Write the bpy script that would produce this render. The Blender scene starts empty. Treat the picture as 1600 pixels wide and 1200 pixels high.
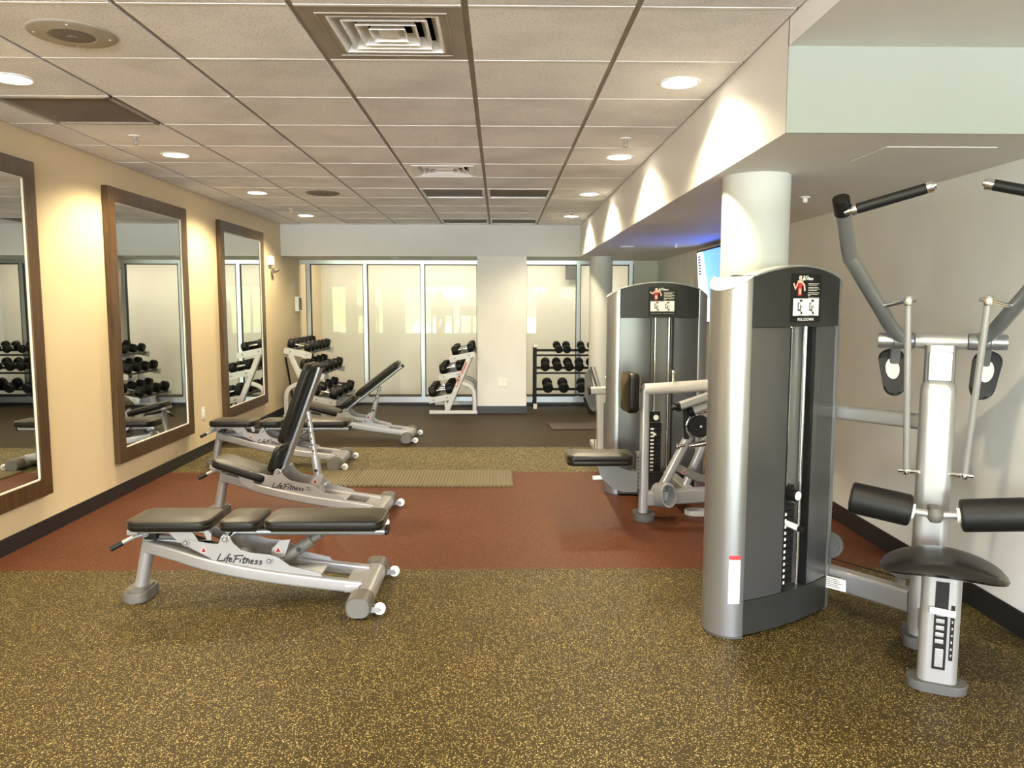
import bpy, bmesh, math, random
from math import sin, cos, pi, radians as R
from mathutils import Matrix, Vector
random.seed(7)
D = bpy.data
SC = bpy.context.scene
COL = SC.collection

# ------------------------------------------------------------------ camera
H_EYE, PITCH, YAW, ROLL = 1.435, .1011, .0165, .0015
F_ = Vector((sin(YAW) * cos(PITCH), cos(YAW) * cos(PITCH), -sin(PITCH)))
R_ = Vector((cos(YAW), -sin(YAW), 0))
U_ = R_.cross(F_)
R2 = R_ * cos(ROLL) + U_ * sin(ROLL)
U2 = -R_ * sin(ROLL) + U_ * cos(ROLL)
cam = D.objects.new('camera', D.cameras.new('camera'))
COL.objects.link(cam)
cam.matrix_world = Matrix(((R2.x, U2.x, -F_.x, 0), (R2.y, U2.y, -F_.y, 0), (R2.z, U2.z, -F_.z, H_EYE), (0, 0, 0, 1)))
cam.data.sensor_width = 36
cam.data.sensor_fit = 'HORIZONTAL'
cam.data.lens = 1211.8 / 1600 * 36
cam.data.clip_start = .02
SC.camera = cam
# ------------------------------------------------------------------ exposure
SC.view_settings.view_transform = 'Standard'
SC.view_settings.look = 'None'
SC.view_settings.gamma = 1
SC.view_settings.use_curve_mapping = False
SC.view_settings.exposure = 0.72
# ------------------------------------------------------------------ world: bright hazy daylight outside the rear windows
SKY, LAMP, BACKROOM = 33.0, 92.0, 36.0
WARM = (1, .83, .55)
world = D.worlds.new('World')
SC.world = world
world.use_nodes = True
wn = world.node_tree.nodes
wn['Background'].inputs[1].default_value = SKY
wt, wl = world.node_tree, world.node_tree.links.new
wc = wn.new('ShaderNodeTexCoord')
wsep = wn.new('ShaderNodeSeparateXYZ')
wl(wc.outputs['Generated'], wsep.inputs[0])
wno = wn.new('ShaderNodeTexNoise')
wno.inputs['Scale'].default_value = 22
wno.inputs['Detail'].default_value = 5
wl(wc.outputs['Generated'], wno.inputs['Vector'])
wmx = wn.new('ShaderNodeMath')           # ragged tree line on the horizon
wmx.operation = 'MULTIPLY_ADD'
wmx.inputs[1].default_value = -.16
wl(wno.outputs['Fac'], wmx.inputs[0])
wl(wsep.outputs[2], wmx.inputs[2])
wmr = wn.new('ShaderNodeMapRange')
wmr.inputs[1].default_value = -1
wmr.inputs[2].default_value = 1
wl(wmx.outputs[0], wmr.inputs[0])
wcr = wn.new('ShaderNodeValToRGB')
wcr.color_ramp.interpolation = 'LINEAR'
els = wcr.color_ramp.elements
els[0].position, els[0].color = 0, (.78, .80, .86, 1)
els[1].position, els[1].color = 1, (.76, .89, 1.05, 1)
for p_, c_ in ((.440, (.78, .80, .86)), (.446, (.30, .38, .16)), (.474, (.26, .36, .14)), (.482, (.94, .98, 1.05))):
    e_ = els.new(p_)
    e_.color = (*c_, 1)
wl(wmr.outputs[0], wcr.inputs[0])
wl(wcr.outputs[0], wn['Background'].inputs[0])


def light(name, kind, loc, energy, color, rot=(0, 0, 0), **kw):
    l = D.lights.new(name, kind)
    l.energy = energy
    l.color = color
    for k, v in kw.items():
        setattr(l, k, v)
    o = D.objects.new(name, l)
    o.location = loc
    o.rotation_euler = rot
    COL.objects.link(o)
    return o


# daylight enters through the window band behind the camera (portal for the sky)
po = light('window_daylight', 'AREA', (-.5, -9.05, 1.25), 1, (1, 1, 1), (R(90), 0, 0), shape='RECTANGLE', size=12, size_y=2.0)
po.data.cycles.is_portal = True
po = light('window_daylight', 'AREA', (-6.63, -5.1, 1.25), 1, (1, 1, 1), (0, R(-90), 0), shape='RECTANGLE', size=2.0, size_y=7.6)
po.data.cycles.is_portal = True
# lamps of the room behind the glass partition
for x_ in (-2.0, -.9, .3, 1.4):
    light('back_room_lamp', 'AREA', (x_, 11.75, 2.3), BACKROOM / 4, (1, .90, .76), shape='RECTANGLE', size=.9, size_y=.3)


# ------------------------------------------------------------------ materials
MATS = {}


def mat(name, col, rough=.5, metal=0.0, coat=0.0, bump=0.0, bscale=200.0, var=0.0, vscale=3.0, emit=None, estr=1.0, spec=.5):
    m = D.materials.new(name)
    m.use_nodes = True
    nt = m.node_tree
    b = nt.nodes['Principled BSDF']
    b.inputs['Base Color'].default_value = (*col, 1)
    b.inputs['Roughness'].default_value = rough
    b.inputs['Metallic'].default_value = metal
    b.inputs['Coat Weight'].default_value = coat
    b.inputs['Coat Roughness'].default_value = .15
    b.inputs['Specular IOR Level'].default_value = spec
    if emit:
        b.inputs['Emission Color'].default_value = (*emit, 1)
        b.inputs['Emission Strength'].default_value = estr
    tc = nt.nodes.new('ShaderNodeTexCoord')
    if bump:
        n = nt.nodes.new('ShaderNodeTexNoise')
        n.inputs['Scale'].default_value = bscale
        n.inputs['Detail'].default_value = 4
        nt.links.new(tc.outputs['Object'], n.inputs['Vector'])
        bp = nt.nodes.new('ShaderNodeBump')
        bp.inputs['Strength'].default_value = bump
        bp.inputs['Distance'].default_value = .002
        nt.links.new(n.outputs['Fac'], bp.inputs['Height'])
        nt.links.new(bp.outputs['Normal'], b.inputs['Normal'])
    n = nt.nodes.new('ShaderNodeTexNoise')
    n.inputs['Scale'].default_value = vscale
    n.inputs['Detail'].default_value = 5
    nt.links.new(tc.outputs['Object'], n.inputs['Vector'])
    rmp = nt.nodes.new('ShaderNodeMapRange')
    rmp.inputs[1].default_value = .3
    rmp.inputs[2].default_value = .7
    rmp.inputs[3].default_value = 1 - var
    rmp.inputs[4].default_value = 1 + var
    nt.links.new(n.outputs['Fac'], rmp.inputs[0])
    mx = nt.nodes.new('ShaderNodeVectorMath')
    mx.operation = 'SCALE'
    mx.inputs[0].default_value = col
    nt.links.new(rmp.outputs[0], mx.inputs['Scale'])
    nt.links.new(mx.outputs[0], b.inputs['Base Color'])
    MATS[name] = m
    return m


M_PAINT = mat('wall_paint', (.67, .55, .345), .6, bump=.15, bscale=90, var=.02)
M_PALE = mat('pale_wall_paint', (.72, .71, .68), .6, bump=.1, bscale=90, var=.02)
M_RPAINT = mat('right_wall_paint', (.72, .73, .735), .6, bump=.15, bscale=90, var=.03)
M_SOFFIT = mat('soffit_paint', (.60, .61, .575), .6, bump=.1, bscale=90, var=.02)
M_BULK = mat('daylight_toned_paint', (.30, .33, .28), .6, bump=.1, bscale=90, var=.02)  # green front paint, darkened to offset the strong daylight falling on it
M_BACKWALL = mat('back_room_paint', (.80, .76, .67), .7, var=.02)
M_BLACKBASE = mat('black_vinyl_base', (.012, .013, .015), .35, var=.05)
M_SILVER = mat('silver_powder_coat', (.37, .37, .38), .34, metal=.5, bump=.05, bscale=500, var=.02)
M_WHITEFRAME = mat('pale_silver_paint', (.48, .47, .455), .38, metal=.15, var=.02)
M_TOWER = mat('tower_silver', (.37, .385, .41), .30, metal=.8, var=.02)
M_DARK = mat('charcoal_plastic', (.024, .025, .024), .45, bump=.05, bscale=600, var=.04, spec=.3)
M_SHROUD = mat('smoked_panel', (.048, .049, .051), .26, var=.03, spec=.9)
M_VINYL = mat('black_vinyl', (.006, .005, .004), .40, bump=.05, bscale=350, var=.1, spec=.28)
_b = M_VINYL.node_tree.nodes['Principled BSDF']
_b.inputs['Sheen Weight'].default_value = .17
_b.inputs['Sheen Roughness'].default_value = .35
_b.inputs['Sheen Tint'].default_value = (1, .80, .48, 1)
M_FOAM = mat('black_foam', (.007, .007, .007), .5, bump=.2, bscale=600, var=.1, spec=.3)
M_RUBBER = mat('dark_grey_rubber', (.07, .07, .068), .55, var=.06)
M_CAP = mat('end_cap_plastic', (.085, .08, .068), .45, var=.05)
M_GREY = mat('grey_cap', (.12, .115, .105), .5, var=.05)
M_CHANNEL = mat('channel_grey', (.16, .16, .155), .35, metal=.4, var=.03)
M_CHROME = mat('chrome', (.82, .82, .83), .12, metal=1.0)
M_ARM = mat('graphite_arm', (.21, .22, .235), .35, metal=.6, var=.03)
M_WHITE = mat('white_plastic', (.82, .82, .80), .4, var=.02)
M_BLACK = mat('black_plastic', (.008, .008, .008), .4, var=.05, spec=.25)
M_IRON = mat('black_iron', (.004, .004, .004), .5, bump=.15, bscale=250, var=.15, spec=.3)
M_SADDLE = mat('moulded_black_seat', (.008, .0075, .007), .3, var=.08, spec=.5)
M_RED = mat('red_print', (.45, .02, .025), .5)
M_INK = mat('black_print', (.008, .008, .01), .5)
M_ALU = mat('aluminium_frame', (.60, .63, .66), .3, metal=.75, var=.02)
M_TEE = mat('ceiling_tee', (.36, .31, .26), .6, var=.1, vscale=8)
M_CREAMBOX = mat('cream_plate', (.80, .76, .66), .45)
M_SKIN = mat('printed_skin', (.75, .48, .35), .6)
M_WOOD = None


def wood():
    m = D.materials.new('walnut_frame')
    m.use_nodes = True
    nt = m.node_tree
    b = nt.nodes['Principled BSDF']
    tc = nt.nodes.new('ShaderNodeTexCoord')
    mp = nt.nodes.new('ShaderNodeMapping')
    mp.inputs['Scale'].default_value = (40, 40, 2.2)
    n = nt.nodes.new('ShaderNodeTexNoise')
    n.inputs['Scale'].default_value = 1.5
    n.inputs['Detail'].default_value = 6
    cr = nt.nodes.new('ShaderNodeValToRGB')
    cr.color_ramp.elements[0].color = (.034, .018, .006, 1)
    cr.color_ramp.elements[1].color = (.11, .056, .018, 1)
    cr.color_ramp.elements[0].position = .3
    cr.color_ramp.elements[1].position = .75
    nt.links.new(tc.outputs['Object'], mp.inputs[0])
    nt.links.new(mp.outputs[0], n.inputs['Vector'])
    nt.links.new(n.outputs['Fac'], cr.inputs[0])
    nt.links.new(cr.outputs[0], b.inputs['Base Color'])
    b.inputs['Roughness'].default_value = .38
    return m


M_WOOD = wood()


def mirror_mat():
    m = D.materials.new('mirror_glass')
    m.use_nodes = True
    b = m.node_tree.nodes['Principled BSDF']
    b.inputs['Base Color'].default_value = (.80, .82, .79, 1)
    b.inputs['Metallic'].default_value = 1
    b.inputs['Roughness'].default_value = .012
    return m


M_MIRROR = mirror_mat()


def glass_mat(name, ior=1.5, tint=(.97, .985, .97)):
    m = D.materials.new(name)
    m.use_nodes = True
    nt = m.node_tree
    nt.nodes.clear()
    out = nt.nodes.new('ShaderNodeOutputMaterial')
    mx = nt.nodes.new('ShaderNodeMixShader')
    fr = nt.nodes.new('ShaderNodeFresnel')
    fr.inputs[0].default_value = ior
    tr = nt.nodes.new('ShaderNodeBsdfTransparent')
    tr.inputs[0].default_value = (*tint, 1)
    gl = nt.nodes.new('ShaderNodeBsdfGlossy')
    gl.inputs['Roughness'].default_value = .01
    nt.links.new(fr.outputs[0], mx.inputs[0])
    nt.links.new(tr.outputs[0], mx.inputs[1])
    nt.links.new(gl.outputs[0], mx.inputs[2])
    nt.links.new(mx.outputs[0], out.inputs[0])
    return m


M_GLASS = glass_mat('partition_glass', 1.26)
M_WINGLASS = glass_mat('window_glass', 1.3, (1, 1, 1))


def floor_mat():
    m = D.materials.new('flecked_rubber_floor')
    m.use_nodes = True
    nt = m.node_tree
    L = nt.links.new
    b = nt.nodes['Principled BSDF']
    tc = nt.nodes.new('ShaderNodeTexCoord')
    sp = nt.nodes.new('ShaderNodeSeparateXYZ')
    L(tc.outputs['Object'], sp.inputs[0])

    def step(edge, w=.004):
        n = nt.nodes.new('ShaderNodeMapRange')
        n.inputs[1].default_value = edge - w
        n.inputs[2].default_value = edge + w
        L(sp.outputs[1], n.inputs[0])
        return n.outputs[0]

    def mixc(f, a, c):
        n = nt.nodes.new('ShaderNodeMix')
        n.data_type = 'RGBA'
        L(f, n.inputs[0])
        for i, v in ((6, a), (7, c)):
            if isinstance(v, tuple):
                n.inputs[i].default_value = (*v, 1)
            else:
                L(v, n.inputs[i])
        return n.outputs[2]

    def flecks(scale, thr):
        v = nt.nodes.new('ShaderNodeTexVoronoi')
        v.inputs['Scale'].default_value = scale
        nz = nt.nodes.new('ShaderNodeTexNoise')
        nz.inputs['Scale'].default_value = scale * 1.7
        ad = nt.nodes.new('ShaderNodeMixRGB')
        ad.blend_type = 'ADD'
        ad.inputs[0].default_value = .004
        L(tc.outputs['Object'], ad.inputs[1])
        L(nz.outputs['Color'], ad.inputs[2])
        L(tc.outputs['Object'], nz.inputs['Vector'])
        L(ad.outputs[0], v.inputs['Vector'])
        s = nt.nodes.new('ShaderNodeSeparateXYZ')
        L(v.outputs['Color'], s.inputs[0])
        a = nt.nodes.new('ShaderNodeMath')
        a.operation = 'GREATER_THAN'
        a.inputs[1].default_value = thr
        L(s.outputs[0], a.inputs[0])
        c = nt.nodes.new('ShaderNodeMath')
        c.operation = 'LESS_THAN'
        c.inputs[1].default_value = .62
        L(v.outputs['Distance'], c.inputs[0])
        d = nt.nodes.new('ShaderNodeMath')
        d.operation = 'MULTIPLY'
        L(a.outputs[0], d.inputs[0])
        L(c.outputs[0], d.inputs[1])
        return d.outputs[0]

    wear = nt.nodes.new('ShaderNodeTexNoise')
    wear.inputs['Scale'].default_value = 1.3
    wear.inputs['Detail'].default_value = 4
    L(tc.outputs['Object'], wear.inputs['Vector'])
    f1 = flecks(330, .885)
    f2 = flecks(230, .97)
    olive = mixc(f2, mixc(f1, (.034, .0245, .0075), (.46, .36, .14)), (.50, .40, .17))
    red = mixc(f1, (.076, .024, .0095), (.24, .10, .045))
    f3 = flecks(130, .66)
    olive2 = mixc(f3, (.045, .034, .014), (.30, .245, .105))
    plain = mixc(f1, (.032, .020, .0065), (.054, .036, .013))
    c = mixc(step(4.12), olive, red)
    c = mixc(step(6.60), c, olive2)
    c = mixc(step(7.78), c, plain)
    vv = nt.nodes.new('ShaderNodeMapRange')
    vv.inputs[1].default_value = .3
    vv.inputs[2].default_value = .7
    vv.inputs[3].default_value = .88
    vv.inputs[4].default_value = 1.12
    L(wear.outputs['Fac'], vv.inputs[0])
    sc = nt.nodes.new('ShaderNodeVectorMath')
    sc.operation = 'SCALE'
    L(c, sc.inputs[0])
    L(vv.outputs[0], sc.inputs['Scale'])
    L(sc.outputs[0], b.inputs['Base Color'])
    b.inputs['Roughness'].default_value = .52
    b.inputs['Specular IOR Level'].default_value = .13
    n = nt.nodes.new('ShaderNodeTexNoise')
    n.inputs['Scale'].default_value = 320
    n.inputs['Detail'].default_value = 3
    L(tc.outputs['Object'], n.inputs['Vector'])
    bp = nt.nodes.new('ShaderNodeBump')
    bp.inputs['Strength'].default_value = .35
    bp.inputs['Distance'].default_value = .0015
    L(n.outputs['Fac'], bp.inputs['Height'])
    L(bp.outputs['Normal'], b.inputs['Normal'])
    return m


M_FLOOR = floor_mat()


def tile_mat():
    m = D.materials.new('ceiling_tile')
    m.use_nodes = True
    nt = m.node_tree
    L = nt.links.new
    b = nt.nodes['Principled BSDF']
    tc = nt.nodes.new('ShaderNodeTexCoord')
    mp = nt.nodes.new('ShaderNodeMapping')
    mp.inputs['Location'].default_value = (.121 / .6096 + 20, -2.832 / .6096 + 20, 0)
    mp.inputs['Scale'].default_value = (1 / .6096, 1 / .6096, 0)
    L(tc.outputs['Object'], mp.inputs[0])
    fl = nt.nodes.new('ShaderNodeVectorMath')
    fl.operation = 'FLOOR'
    L(mp.outputs[0], fl.inputs[0])
    wnz = nt.nodes.new('ShaderNodeTexWhiteNoise')
    L(fl.outputs[0], wnz.inputs['Vector'])
    st = nt.nodes.new('ShaderNodeTexNoise')
    st.inputs['Scale'].default_value = 2.5
    st.inputs['Detail'].default_value = 6
    L(tc.outputs['Object'], st.inputs['Vector'])
    fi = nt.nodes.new('ShaderNodeTexNoise')
    fi.inputs['Scale'].default_value = 95
    fi.inputs['Detail'].default_value = 3
    L(tc.outputs['Object'], fi.inputs['Vector'])

    def rng(s, a, c, lo, hi):
        n = nt.nodes.new('ShaderNodeMapRange')
        for i, v in enumerate((a, c, lo, hi)):
            n.inputs[i + 1].default_value = v
        L(s, n.inputs[0])
        return n.outputs[0]

    def mul(x, y):
        n = nt.nodes.new('ShaderNodeMath')
        n.operation = 'MULTIPLY'
        L(x, n.inputs[0])
        L(y, n.inputs[1])
        return n.outputs[0]
    k = mul(mul(rng(wnz.outputs['Value'], 0, 1, .92, 1.05), rng(st.outputs['Fac'], .45, .74, 1.03, .84)), rng(fi.outputs['Fac'], .36, .44, .80, 1))
    sc = nt.nodes.new('ShaderNodeVectorMath')
    sc.operation = 'SCALE'
    sc.inputs[0].default_value = (.90, .90, .915)
    L(k, sc.inputs['Scale'])
    L(sc.outputs[0], b.inputs['Base Color'])
    b.inputs['Roughness'].default_value = .9
    bp = nt.nodes.new('ShaderNodeBump')
    bp.inputs['Strength'].default_value = .5
    bp.inputs['Distance'].default_value = .003
    L(fi.outputs['Fac'], bp.inputs['Height'])
    L(bp.outputs['Normal'], b.inputs['Normal'])
    return m


M_TILE = tile_mat()
M_LENS = mat('lit_lens', (1, .95, .85), .4, emit=(1, .90, .70), estr=14)
M_OFFLENS = mat('unlit_lens', (.5, .47, .42), .3)


# ------------------------------------------------------------------ mesh builder
class MB:
    def __init__(self, M=None):
        self.bm = bmesh.new()
        self.M = M or Matrix()
        self.mi = 0

    def _tag(self, faces):
        for f in faces:
            f.material_index = self.mi

    def raw(self, vs, fs, M=None):
        T = self.M @ M if M else self.M
        v = [self.bm.verts.new(T @ Vector(p)) for p in vs]
        out = []
        for f in fs:
            try:
                out.append(self.bm.faces.new([v[i] for i in f]))
            except ValueError:
                pass
        self._tag(out)
        return v, out

    def box(self, c, s, bev=0.0, seg=2, M=None):
        T = self.M @ M if M else self.M
        x, y, z = (s[0] / 2, s[1] / 2, s[2] / 2)
        vs = [(c[0] + i * x, c[1] + j * y, c[2] + k * z) for i in (-1, 1) for j in (-1, 1) for k in (-1, 1)]
        fs = [(0, 1, 3, 2), (4, 6, 7, 5), (0, 4, 5, 1), (2, 3, 7, 6), (0, 2, 6, 4), (1, 5, 7, 3)]
        v = [self.bm.verts.new(T @ Vector(p)) for p in vs]
        faces = [self.bm.faces.new([v[i] for i in f]) for f in fs]
        self._tag(faces)
        if bev:
            es = list({e for f in faces for e in f.edges})
            r = bmesh.ops.bevel(self.bm, geom=es, offset=bev, segments=seg, profile=.5, affect='EDGES')
            self._tag(r['faces'])
        return self

    def bx(self, x0, x1, y0, y1, z0, z1, bev=0.0, M=None):
        return self.box(((x0 + x1) / 2, (y0 + y1) / 2, (z0 + z1) / 2), (abs(x1 - x0), abs(y1 - y0), abs(z1 - z0)), bev, 2, M)

    def sweep(self, pts, sec, up=(0, 0, 1), caps=True, M=None, scale=None, closed=False):
        """sec: list of (a,b) in (side, up) directions, swept along pts."""
        P = [Vector(p) for p in pts]
        n = len(P)
        rings = []
        upv = Vector(up)
        T = self.M @ M if M else self.M
        for i in range(n):
            if closed:
                t = (P[(i + 1) % n] - P[i - 1]).normalized()
            elif i == 0:
                t = (P[1] - P[0]).normalized()
            elif i == n - 1:
                t = (P[-1] - P[-2]).normalized()
            else:
                t = ((P[i + 1] - P[i]).normalized() + (P[i] - P[i - 1]).normalized()).normalized()
            s = t.cross(upv)
            if s.length < 1e-4:
                s = t.cross(Vector((1, 0, 0)))
            s.normalize()
            u = s.cross(t)
            k = scale[i] if scale else 1
            rings.append([self.bm.verts.new(T @ (P[i] + (s * a + u * b) * k)) for a, b in sec])
        m = len(sec)
        fs = []
        for i in range(n if closed else n - 1):
            A, B = rings[i], rings[(i + 1) % n]
            for j in range(m):
                fs.append(self.bm.faces.new((A[j], A[(j + 1) % m], B[(j + 1) % m], B[j])))
        if caps and not closed:
            fs.append(self.bm.faces.new(rings[0][::-1]))
            fs.append(self.bm.faces.new(rings[-1]))
        self._tag(fs)
        return self

    def tube(self, pts, r, n=12, up=(0, 0, 1), caps=True, M=None, scale=None, closed=False):
        return self.sweep(pts, [(r * cos(2 * pi * i / n), r * sin(2 * pi * i / n)) for i in range(n)], up, caps, M, scale, closed)

    def bar(self, pts, w, h, r=.01, up=(0, 0, 1), M=None, scale=None):
        return self.sweep(pts, rrect(w, h, r, 3), up, True, M, scale)

    def lathe(self, prof, M=None, n=24):
        """profile of (r, z) about local z."""
        T = self.M @ M if M else self.M
        rings = []
        for r, z in prof:
            if r < 1e-6:
                rings.append([self.bm.verts.new(T @ Vector((0, 0, z)))])
            else:
                rings.append([self.bm.verts.new(T @ Vector((r * cos(2 * pi * i / n), r * sin(2 * pi * i / n), z))) for i in range(n)])
        fs = []
        for A, B in zip(rings, rings[1:]):
            for j in range(n):
                a = [A[j], A[(j + 1) % n]] if len(A) > 1 else [A[0]]
                b = [B[(j + 1) % n], B[j]] if len(B) > 1 else [B[0]]
                if len(a) + len(b) > 2:
                    fs.append(self.bm.faces.new(a + b))
        if len(rings[0]) > 1:
            fs.append(self.bm.faces.new(rings[0][::-1]))
        if len(rings[-1]) > 1:
            fs.append(self.bm.faces.new(rings[-1]))
        self._tag(fs)
        return self

    def cyl(self, p0, p1, r, n=20, bev=0.0):
        p0, p1 = Vector(p0), Vector(p1)
        d = p1 - p0
        L = d.length
        M = Matrix.Translation(p0) @ d.to_track_quat('Z', 'Y').to_matrix().to_4x4()
        if bev:
            pr = [(r - bev, 0), (r - bev * .3, bev * .3), (r, bev), (r, L - bev), (r - bev * .3, L - bev * .3), (r - bev, L)]
        else:
            pr = [(r, 0), (r, L)]
        return self.lathe(pr, M, n)

    def prism(self, poly, t0, t1, M=None, bev=0.0):
        """polygon in local xy extruded z from t0 to t1 (M places it)."""
        T = self.M @ M if M else self.M
        a = [self.bm.verts.new(T @ Vector((x, y, t0))) for x, y in poly]
        b = [self.bm.verts.new(T @ Vector((x, y, t1))) for x, y in poly]
        n = len(poly)
        fs = [self.bm.faces.new(a[::-1]), self.bm.faces.new(b)]
        fs += [self.bm.faces.new((a[i], a[(i + 1) % n], b[(i + 1) % n], b[i])) for i in range(n)]
        self._tag(fs)
        if bev:
            es = list(fs[0].edges) + list(fs[1].edges)
            r = bmesh.ops.bevel(self.bm, geom=es, offset=bev, segments=2, profile=.5, affect='EDGES')
            self._tag(r['faces'])
        return self

    def column(self, poly, z0, ztop):
        """vertical prism whose top follows ztop(x, y)."""
        a = [self.bm.verts.new(self.M @ Vector((x, y, z0))) for x, y in poly]
        b = [self.bm.verts.new(self.M @ Vector((x, y, ztop(x, y)))) for x, y in poly]
        n = len(poly)
        fs = [self.bm.faces.new(a[::-1]), self.bm.faces.new(b)]
        fs += [self.bm.faces.new((a[i], a[(i + 1) % n], b[(i + 1) % n], b[i])) for i in range(n)]
        self._tag(fs)
        return self

    def cushion(self, M, L, W, Hh, rc=.04, edge=.014, crown=.012):
        """upholstered pad, local x length, y width, z thickness from 0 to Hh."""
        prof = [(edge, 0), (edge * .3, edge * .35), (0, edge), (0, Hh * .46), (edge * .12, Hh * .5), (0, Hh * .54), (0, Hh * .86), (edge * .12, Hh * .94), (edge * .45, Hh), (edge * .9, Hh + crown * .12), (edge * 3.2, Hh + crown * .7), (edge * 5.5, Hh + crown)]
        T = self.M @ M
        rings = []
        for ins, z in prof:
            rings.append([self.bm.verts.new(T @ Vector((x, y, z))) for x, y in rrect(L - 2 * ins, W - 2 * ins, max(.004, rc - ins * .6), 6)])
        fs = []
        for A, B in zip(rings, rings[1:]):
            n = len(A)
            fs += [self.bm.faces.new((A[j], A[(j + 1) % n], B[(j + 1) % n], B[j])) for j in range(n)]
        fs += [self.bm.faces.new(rings[0][::-1]), self.bm.faces.new(rings[-1])]
        self._tag(fs)
        return self


def rrect(w, h, r, k=4):
    r = min(r, w / 2 - 1e-4, h / 2 - 1e-4)
    out = []
    for cx, cy, a0 in ((w / 2 - r, h / 2 - r, 0), (-w / 2 + r, h / 2 - r, 90), (-w / 2 + r, -h / 2 + r, 180), (w / 2 - r, -h / 2 + r, 270)):
        for i in range(k + 1):
            a = R(a0 + 90 * i / k)
            out.append((cx + r * cos(a), cy + r * sin(a)))
    return out


def circ(cx, cy, r, n=24, a0=0, a1=360):
    return [(cx + r * cos(R(a0 + (a1 - a0) * i / n)), cy + r * sin(R(a0 + (a1 - a0) * i / n))) for i in range(n + (a1 - a0 != 360))]


def smooth(pts, n=6):
    P = [Vector(p) for p in pts]
    out = []
    for i in range(len(P) - 1):
        a, b, c, d = P[max(i - 1, 0)], P[i], P[i + 1], P[min(i + 2, len(P) - 1)]
        for k in range(n):
            t = k / n
            out.append(.5 * ((2 * b) + (c - a) * t + (2 * a - 5 * b + 4 * c - d) * t * t + (3 * b - a - 3 * c + d) * t ** 3))
    out.append(P[-1])
    return out


def T(x, y, z):
    return Matrix.Translation((x, y, z))


def RX(a):
    return Matrix.Rotation(R(a), 4, 'X')


def RY(a):
    return Matrix.Rotation(R(a), 4, 'Y')


def RZ(a):
    return Matrix.Rotation(R(a), 4, 'Z')


def obj(name, mb, m, parent=None, angle=35, label=None):
    wn_ = m is not M_VINYL
    bmesh.ops.recalc_face_normals(mb.bm, faces=mb.bm.faces[:])
    me = D.meshes.new(name)
    mb.bm.to_mesh(me)
    mb.bm.free()
    for k in (m if isinstance(m, (list, tuple)) else [m]):
        me.materials.append(k)
    me.polygons.foreach_set('use_smooth', [True] * len(me.polygons))
    me.set_sharp_from_angle(angle=R(angle))
    o = D.objects.new(name, me)
    if wn_:
        w = o.modifiers.new('normals', 'WEIGHTED_NORMAL')
        w.keep_sharp = True
    COL.objects.link(o)
    if parent:
        o.parent = parent
    if label:
        o['label'] = label
    return o


def tag(o, label, cat, group=None):
    o['label'] = label
    o['category'] = cat
    if group:
        o['group'] = group
    return o


def thing(name, label, cat, loc=(0, 0, 0), rz=0, group=None):
    o = D.objects.new(name, None)
    o.empty_display_size = .1
    COL.objects.link(o)
    o.location = loc
    o.rotation_euler = (0, 0, rz)
    return tag(o, label, cat, group)


def struct(name, mb, m, parent=None, angle=35):
    o = obj(name, mb, m, parent, angle)
    if not parent:
        o['kind'] = 'structure'
    return o


def copy_tree(o, parent=None):
    c = o.copy()
    COL.objects.link(c)
    if parent:
        c.parent = parent
    for ch in [x for x in D.objects if x.parent == o]:
        copy_tree(ch, c)
    return c


def lettering(name, text, size, M, m, parent, shear=0.0, depth=.0006, align='LEFT', bold=0.0, space=1.0):
    cu = D.curves.new(name, 'FONT')
    cu.body = text
    cu.size = size
    cu.shear = shear
    cu.extrude = depth
    cu.offset = bold
    cu.align_x = align
    cu.space_character = space
    cu.resolution_u = 3
    t = D.objects.new(name, cu)
    COL.objects.link(t)
    dg = bpy.context.evaluated_depsgraph_get()
    me = D.meshes.new_from_object(t.evaluated_get(dg))
    D.objects.remove(t)
    me.transform(M)
    me.materials.clear()
    me.materials.append(m)
    o = D.objects.new(name, me)
    COL.objects.link(o)
    o.parent = parent
    return o


# ------------------------------------------------------------------ setting
XL, XR, XB, ZC, ZB, YS, YG = -2.84, 2.27, 1.057, 2.475, 2.07, 10.25, 11.2
TS, TX, TY = .6096, -.121, 2.832
YR = -9.0
struct('floor', MB().bx(-7, 6, -9.2, 13, -.1, 0), M_FLOOR)
struct('wall_left', MB().bx(XL - .12, XL, -1.2, 13, 0, 2.7), M_PAINT)
struct('wall_right', MB().bx(XR, XR + .12, 3.02, 13, 0, 2.7), M_RPAINT)
struct('wall_bulkhead', MB().bx(XB, XR, 2.93, YG + .05, ZB, 2.7), M_PALE)
struct('wall_bulkhead_front', MB().bx(XB, XR + .1, 2.922, 2.93, ZB, 2.7), M_BULK)  # thin front skin, its colour toned down against direct window daylight
M_LOBBY = mat('lobby_ceiling_paint', (.78, .78, .77), .7, var=.02)
struct('ceiling_raised', MB().bx(XB, 5.7, YR, 2.93, 2.378, 2.7).bx(XR + .1, 5.7, 2.93, 3.3, 2.378, 2.7), M_LOBBY)
struct('wall_soffit', MB().bx(XL, XB, YS, YG + .05, ZB, 2.7), M_SOFFIT)
struct('wall_pillar', MB().bx(-.29, .36, YS, YG + .05, 0, ZB), M_PALE)
struct('wall_partition', MB().bx(1.91, XR, YG - .03, YG + .1, 0, ZB), M_SOFFIT)
struct('wall_back', MB().bx(-3.2, 2.6, 12.5, 12.62, 0, 2.7), M_BACKWALL)
struct('ceiling_back', MB().bx(-3.2, 2.6, YG + .05, 12.6, 2.45, 2.6), M_BACKWALL)
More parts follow.
